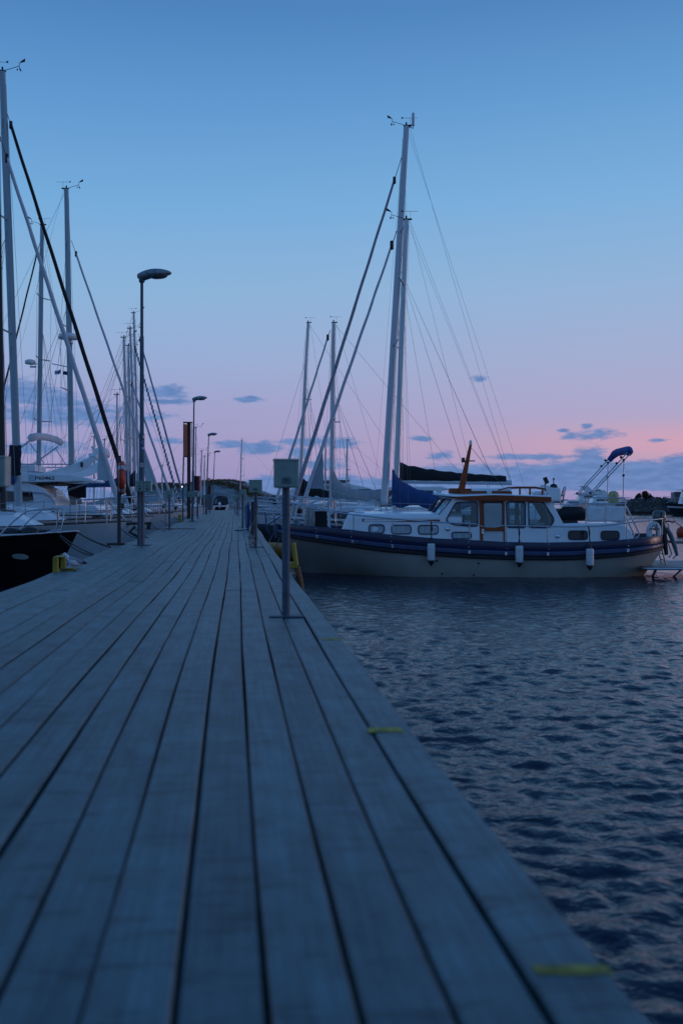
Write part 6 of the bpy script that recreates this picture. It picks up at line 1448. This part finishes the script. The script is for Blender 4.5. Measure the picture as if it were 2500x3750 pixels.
# mooring ropes at the left
D = lambda px, py: on_pier(px, py)[0]
mooring(at(216, 19.6, zat(1953, 19.6)), D(342, 2033) + V(0, 0, .02), .04, 'dark rope pair from the black bow down to the pier, upper strand'); mooring(at(214, 19.6, zat(1956, 19.6)), D(334, 2036) + V(0, 0, .02), .07, 'dark rope pair from the black bow down to the pier, lower strand')
mooring(at(286, 19.6, zat(1950, 19.6)), D(404, 2008) + V(0, 0, .02), .03, 'dark thick rope from the black bow tip towards the lifebuoy post', r=.017)
mooring(at(440, 25.9, zat(1932, 25.9)), D(512, 1975) + V(0, 0, .02), .05, 'dark rope with shackles from the white bow behind the lifebuoy post to the pier'); mooring(at(490, 25.9, zat(1925, 25.9)), D(540, 1968) + V(0, 0, .02), .05, 'dark rope from the white bow to the pier just behind the street lamp', r=.014)
mooring(at(455, 25.9, zat(1945, 25.9)), D(482, 1978) + V(0, 0, .02), .12, 'thin pale rope hanging slack from the white bow beside the street lamp', redrope, .007)
mooring(at(560, 30, zat(1925, 30)), D(604, 1946) + V(0, 0, .02), .05, 'dark rope from the grey white sloop to the pier beside the red rope'); mooring(at(590, 35, zat(1905, 35)), D(630, 1930) + V(0, 0, .02), .05, 'dark rope from a bow beyond the sloop with the black jib')
mooring(at(636, 42.4, zat(1890, 42.4)), D(668, 1906) + V(0, 0, .02), .06, 'dark rope by the dull yellow bollard')
for i, (px, py, qx, qy) in enumerate(((1000, 1955, 960, 2005), (1025, 1968, 985, 2030))):
    mooring(at(px, 22.5, zat(py, 22.5)), D(qx, qy) + V(.0, 0, .0), .05, ('dark rope from the cruiser\'s bow to the pier, farther one', 'dark rope from the cruiser\'s bow to the pier, nearer one')[i])

# ------------------------------------------------------------------ gull
def gull():
    p, s = on_pier(268, 2073)
    t = thing('gull', 'white gull with grey back and black wing tips on the left edge of the pier', 'gull', p + V(.0, -.03, .0), R(8)); t.scale = (.82, .82, .82)
    mb = MB(); path = [(-.150, .205, .006), (-.140, .207, .018), (-.125, .210, .028), (-.105, .208, .030), (-.088, .188, .034), (-.072, .158, .046), (-.045, .122, .064), (0, .100, .074), (.05, .090, .064), (.10, .080, .044), (.14, .072, .020), (.19, .062, .012), (.215, .058, .004)]
    rings = []; n = 14
    for i, (x, z, r) in enumerate(path):
        rings.append([V(x, r * math.cos(a), z + r * math.sin(a) * (1.02 if 2 < i < 10 else .8)) for a in [2 * math.pi * j / n for j in range(n)]])
    mb.loft(rings, True, True, True)
    for f in range(len(mb.f)):
        i = f // n; j = f % n
        if i < 12: mb.mi[f] = 1 if (6 <= i <= 9 and 1 <= j <= 5) else (2 if i >= 10 and i < 12 and 1 <= j <= 5 else 0)
    mb.build('body', [gullwhite, gullgrey, gullblack], t)
    for sd in (-1, 1):
        mb = MB(); rings = []
        for i in range(9):
            u = i / 8; x = -.03 + .25 * u; hgt = .036 * math.sin(math.pi * min(1, .22 + u * .75)) ** .7; z = .138 - .068 * u; rings.append([V(x, sd * (.054 - .034 * u + .014 * math.cos(a)), z + hgt * math.sin(a)) for a in [2 * math.pi * j / 10 for j in range(10)]])
        mb.loft(rings, True, True, True)
        for f in range(len(mb.f)): mb.mi[f] = 1 if f // 10 >= 6 else 0
        mb.build('wing', [gullgrey, gullblack], t)
        mb = MB(); mb.ell((-.118, sd * .026, .214), (.006, .004, .006), 8, 6); mb.build('eye', gullblack, t)
        mb = MB(); mb.tube([(.0, sd * .02, .065), (.005, sd * .02, .0)], .005, 6); mb.tube([(.005, sd * .02, .004), (-.03, sd * .028, .003)], .005, 5); mb.tube([(.005, sd * .02, .004), (-.03, sd * .012, .003)], .005, 5); mb.build('leg', gullbeak, t)
    mb = MB(); mb.tube([(-.148, 0, .206), (-.172, 0, .203), (-.186, 0, .196)], [.009, .007, .002], 8); mb.build('beak', gullbeak, t)
gull()

# ------------------------------------------------------------------ rock, far shore, breakwater
def noise2(x, y, seed=0):
    r = np.random.default_rng(seed); v = 0
    for k in range(7):
        a, f, p_ = r.random() * 6.28, .25 * 1.6 ** k, r.random() * 6.28; v += math.sin(f * (x * math.cos(a) + y * math.sin(a)) + p_) / 1.35 ** k
    return v / 2.5
rock = mat('grey_granite', (.22, .22, .215), .8, var=.45, scale=.45, bump=.5, bscale=1.6, detail=9)
def rock_hill():
    Y0 = 165; prof = [(380, 1833), (460, 1815), (520, 1795), (560, 1778), (610, 1772), (680, 1776), (740, 1766), (800, 1761), (850, 1762), (900, 1772), (950, 1795), (1000, 1812), (1060, 1822), (1140, 1830), (1240, 1836)]
    tops = lambda px: float(np.interp(px, [q[0] for q in prof], [q[1] for q in prof]))
    mb = MB(); rows = []; nx, ny = 110, 26
    for j in range(ny + 1):
        v = j / ny; y = Y0 - 6 + 30 * v; row = []
        for i in range(nx + 1):
            px = 380 + (1240 - 380) * i / nx; yc = Y0 + 11.4; x = (px - CX) / F * yc; h = zat(tops(px), yc)
            g = math.sin(min(1, v * 1.72) * math.pi / 2) ** .62 if v < .58 else max(0, math.cos((v - .58) / .42 * math.pi / 2)) ** .6
            z = -.4 + (h + .4) * g + (.34 * noise2(x * 1.1, y * 1.1, 1) + .10 * noise2(x * 4, y * 4, 2)) * g * (.4 if abs(v - .58) < .15 else 1)
            row.append(V(x * (1 + .0), y, z))
        rows.append(row)
    mb.loft(rows, False, False, True); o = mb.build('hill', rock, None); o['kind'] = 'structure'
    # dry grass and heather in its hollows
    gm = mat('dry_heath_grass', (.12, .085, .042), .9, var=.5, scale=1.5, island=.5); mb = MB(); rng = random.Random(9)
    zmap = lambda i, j: rows[j][i]
    def band(j0, slope, i0, i1, n, spread):
        for _ in range(n):
            i = rng.uniform(i0, i1); j = j0 + slope * (i - i0) + rng.gauss(0, spread); ii, jj = int(i), int(max(0, min(ny - 1, j)))
            p = rows[jj][ii].lerp(rows[jj + 1][min(ii + 1, nx)], rng.random())
            for b_ in range(4):
                a = rng.random() * 6.28; hgt = rng.uniform(.12, .5); w = .09; d = V(math.cos(a), math.sin(a), 0); q = p + V(rng.gauss(0, .45), rng.gauss(0, .35), -.05)
                mb.add([q - d * w, q + d * w, q + V(rng.gauss(0, .12), rng.gauss(0, .1), hgt)], [(0, 1, 2)])
    band(15, 0, 42, 66, 700, 1.2); band(11, -.16, 45, 78, 900, .9); band(6, -.08, 66, 100, 600, .9); band(13, 0, 18, 36, 700, 1.6); band(9, .1, 20, 40, 400, 2); band(8, 0, 78, 106, 500, 1.5); band(4, .0, 84, 108, 400, 1.5)
    g = mb.build('grass', gm, None); g['kind'] = 'stuff'; g['label'] = 'brown dry grass and heath growing over the granite hill'; g['category'] = 'grass'
rock_hill()
def shore():
    mb = MB(); m = mat('far_shore_land', (.018, .024, .026), .95, var=.4, scale=.02)
    top = []; bot = []
    for i in range(161):
        px = 950 + (2750 - 950) * i / 160; Y_ = 900; x = (px - CX) / F * Y_
        e = 3 + 2.2 * math.exp(-((px - 1600) / 90) ** 2) + 1.0 * abs(noise2(px * .35, 3, 5)) + .6 * abs(noise2(px * 1.7, 1, 6))
        top.append(V(x, Y_, e * (1.0 if px < 2000 else .75))); bot.append(V(x, Y_ - 25, -1))
    back = [V(p.x, p.y + 120, p.z * .8) for p in top]; far_ = [V(p.x, p.y + 260, -1) for p in top]
    mb.loft([bot, top, back, far_], False, False, False); o = mb.build('far_shore', m, None); o['kind'] = 'structure'
shore()
def breakwater():
    rng = random.Random(12); Y_ = 128; m = mat('breakwater_stone', (.085, .082, .078), .85, var=.35, scale=1.2, bump=.4, bscale=5, island=.35)
    mb = MB(); x0_, x1_ = at(2285, Y_, 0).x, at(2700, Y_, 0).x
    for r in range(9):
        n = int((x1_ - x0_) / .75); zr = -.1 + .29 * r; yr = Y_ + .42 * r
        for k in range(n):
            x = x0_ + (x1_ - x0_) * k / n + rng.uniform(-.2, .2); top = 1.75 * min(1, (x - x0_ + .4) / 1.6)
            if zr > top: continue
            sx_, sy_, sz_ = rng.uniform(.35, .75), rng.uniform(.3, .6), rng.uniform(.22, .42); rt = Euler((rng.uniform(-.6, .6), rng.uniform(-.6, .6), rng.uniform(0, 3))).to_matrix()
            vs = [rt @ V(sx_ * a * rng.uniform(.7, 1.1), sy_ * b_ * rng.uniform(.7, 1.1), sz_ * c * rng.uniform(.7, 1.1)) + V(x, yr, zr) for a in (-1, 1) for b_ in (-1, 1) for c in (-1, 1)]
            mb.add(vs, [(0, 1, 3, 2), (4, 6, 7, 5), (0, 4, 5, 1), (2, 3, 7, 6), (0, 2, 6, 4), (1, 5, 7, 3)])
    mb.slab([V(x0_, Y_ + 1, -.5), V(x1_, Y_ + 1, -.5), V(x1_, Y_ + 1, 1.6), V(x0_ + 1.6, Y_ + 1, 1.5)], (0, 8, 0))
    o = mb.build('rock_embankment', m, None); o['kind'] = 'structure'
breakwater()
leafm = mat('dark_foliage', (.022, .034, .020), .8, var=.5, scale=2, island=.6)
bark = mat('dark_bark', (.04, .03, .025), .9, var=.3)
def bush(px0, px1, py_top, py_base, Y_, label, n=2600, seed=1, lump=None, name='bush'):
    rng = random.Random(seed); x0_, x1_ = at(px0, Y_, 0).x, at(px1, Y_, 0).x; zb_, zt_ = zat(py_base, Y_), zat(py_top, Y_); cx = (x0_ + x1_) / 2
    t = thing(name, label, 'bush', (cx, Y_, zb_), 0, 'bushes on the breakwater'); w = (x1_ - x0_) / 2; hgt = zt_ - zb_
    mb = MB()
    for k in range(7):
        a = rng.uniform(-1, 1); mb.tube([(a * w * .3, rng.uniform(-.3, .3), -.2), (a * w * .55, rng.uniform(-.4, .4), hgt * .4), (a * w * .8 + rng.gauss(0, .2), rng.uniform(-.6, .6), hgt * (.75 - .3 * abs(a)))], [.06, .04, .015], 6)
    mb.build('trunk', bark, t)
    clumps = [(rng.uniform(-1, 1), rng.uniform(-.5, .5), rng.random()) for _ in range(34)]
    mb = MB()
    for _ in range(n):
        c = rng.choice(clumps); u = max(-1, min(1, c[0] + rng.gauss(0, .09))); env = (1 - abs(u) ** 2.4) if lump is None else lump(u)
        z = hgt * env * min(1, max(0, c[2] * .95 + rng.gauss(0, .08))); y = (c[1] + rng.gauss(0, .1)) * w * .5
        s_ = rng.uniform(.06, .14); rt = Euler((rng.uniform(0, 6), rng.uniform(0, 6), rng.uniform(0, 6))).to_matrix(); p_ = V(u * w, y, z)
        mb.add([p_ + rt @ V(-s_, 0, 0), p_ + rt @ V(0, s_ * .5, 0), p_ + rt @ V(s_, 0, 0), p_ + rt @ V(0, -s_ * .5, 0)], [(0, 1, 2, 3)])
    mb.build('foliage', leafm, t)
bush(2318, 2402, 1797, 1835, 131, 'rounded dark bush, tallest on the stone breakwater', 3800, 1, lambda u: (1 - abs(u) ** 2.2) * (1.0 if u < .3 else .92)); bush(2385, 2450, 1817, 1835, 131.5, 'low dark bush trailing off to the right of the tall bush', 1800, 2, lambda u: .9 - .45 * (u + 1) / 2)
# dark screened structure and boat at the right border
p = at(2490, 136, 0); t = thing('storage_container', 'dark box-like cabin with upright bars above the boat at the right border', 'container', (p.x, 136, 1.4), 0)
z0_, z1_ = zat(1833, 136) - 1.4, zat(1802, 136) - 1.4; mb = MB(); mb.box((.6, .8, (z0_ + z1_) / 2), (2.8, 1.6, z1_ - z0_)); mb.build('body', steelgrey, t, bevel=.03)
mb = MB()
for k in range(8): mb.box((-.8 + .38 * k, -.06, (z0_ + z1_) / 2), (.07, .06, z1_ - z0_ + .05))
mb.box((.55, -.06, z1_), (2.9, .08, .08)); mb.build('bars', darkmast, t)
mb = MB(); mb.box((.6, .8, z0_ / 2 - .2), (2.0, 1.2, abs(z0_) + .5)); mb.build('plinth', rock, t)
motorboat('dark hulled work boat with a white wheelhouse, cut by the right border', at(2432, 112, 0), R(0), 9, 3, (1.45, 1.1), [(1.6, 1.0), (1.8, 1.9), (2.1, 2.9), (6, 2.9), (6.2, 1.0)], 1.2, wins=[[(1.98, 2.1), (2.9, 2.1), (2.9, 2.7), (2.12, 2.7)], [(3.1, 2.1), (4.4, 2.1), (4.4, 2.7), (3.1, 2.7)]], hullm=mat('dark_navy_hull', (.02, .025, .04), .4), name='work_boat', cat='work boat', hard=[([(1.7, 2.9), (1.75, 3.05), (6.6, 3.05), (6.6, 2.9)], 1.35, white, 'roof')], stripe=white)
Yp = 118; x0_, x1_ = at(2300, Yp, 0).x, at(2700, Yp, 0).x; mb = MB(); mb.box(((x0_ + x1_) / 2, Yp, .25), (x1_ - x0_, 1.6, .35)); mb.box(((x0_ + x1_) / 2, Yp - .82, .42), (x1_ - x0_, .06, .10)); mb.build('floating_jetty', darkwood, None, bevel=.02, **tags('low dark floating jetty in front of the stone breakwater on the right', 'jetty'))
Yp = 165; x0_, x1_ = at(1990, Yp, 0).x, at(2345, Yp, 0).x; mb = MB(); mb.box(((x0_ + x1_) / 2, Yp, .25), (x1_ - x0_, 2, .4)); mb.build('floating_jetty', steelgrey, None, bevel=.02, **tags('grey floating jetty behind the white yachts on the right', 'jetty'))
# mooring buoy
p = at(2494, 47, 0); t = thing('mooring_buoy', 'orange red mooring buoy with a leaning stick at the right border', 'buoy', (p.x, 47, 0), 0)
mb = MB(); mb.ell((0, 0, .18), (.25, .25, .29), 16, 10); mb.build('float', buoyred, t); mb = MB(); mb.tube([(0, 0, .45), (-.22, 0, .62), (-.34, 0, .72)], .02, 6); mb.tube([(-.34 + .05 * math.cos(a), 0, .74 + .05 * math.sin(a)) for a in [R(40 * k) for k in range(10)]], .012, 5); mb.build('eye_rod', darkmast, t)
# harbour lamp burning by the rock
p = at(669, 150, zat(1783, 150)); t = thing('harbour_lamp', 'small white lamp glowing in front of the rock, behind the grey jibs', 'lamp', (p.x, 150, 0), 0)
mb = MB(); mb.tube([(0, .05, 0), (0, .05, p.z)], .04, 8); mb.build('post', galv, t); mb = MB(); mb.ell((0, -.05, p.z), (.15, .1, .15), 12, 8); mb.build('bulb', emit('lamp_glow', (1, .90, .78), 6), t)
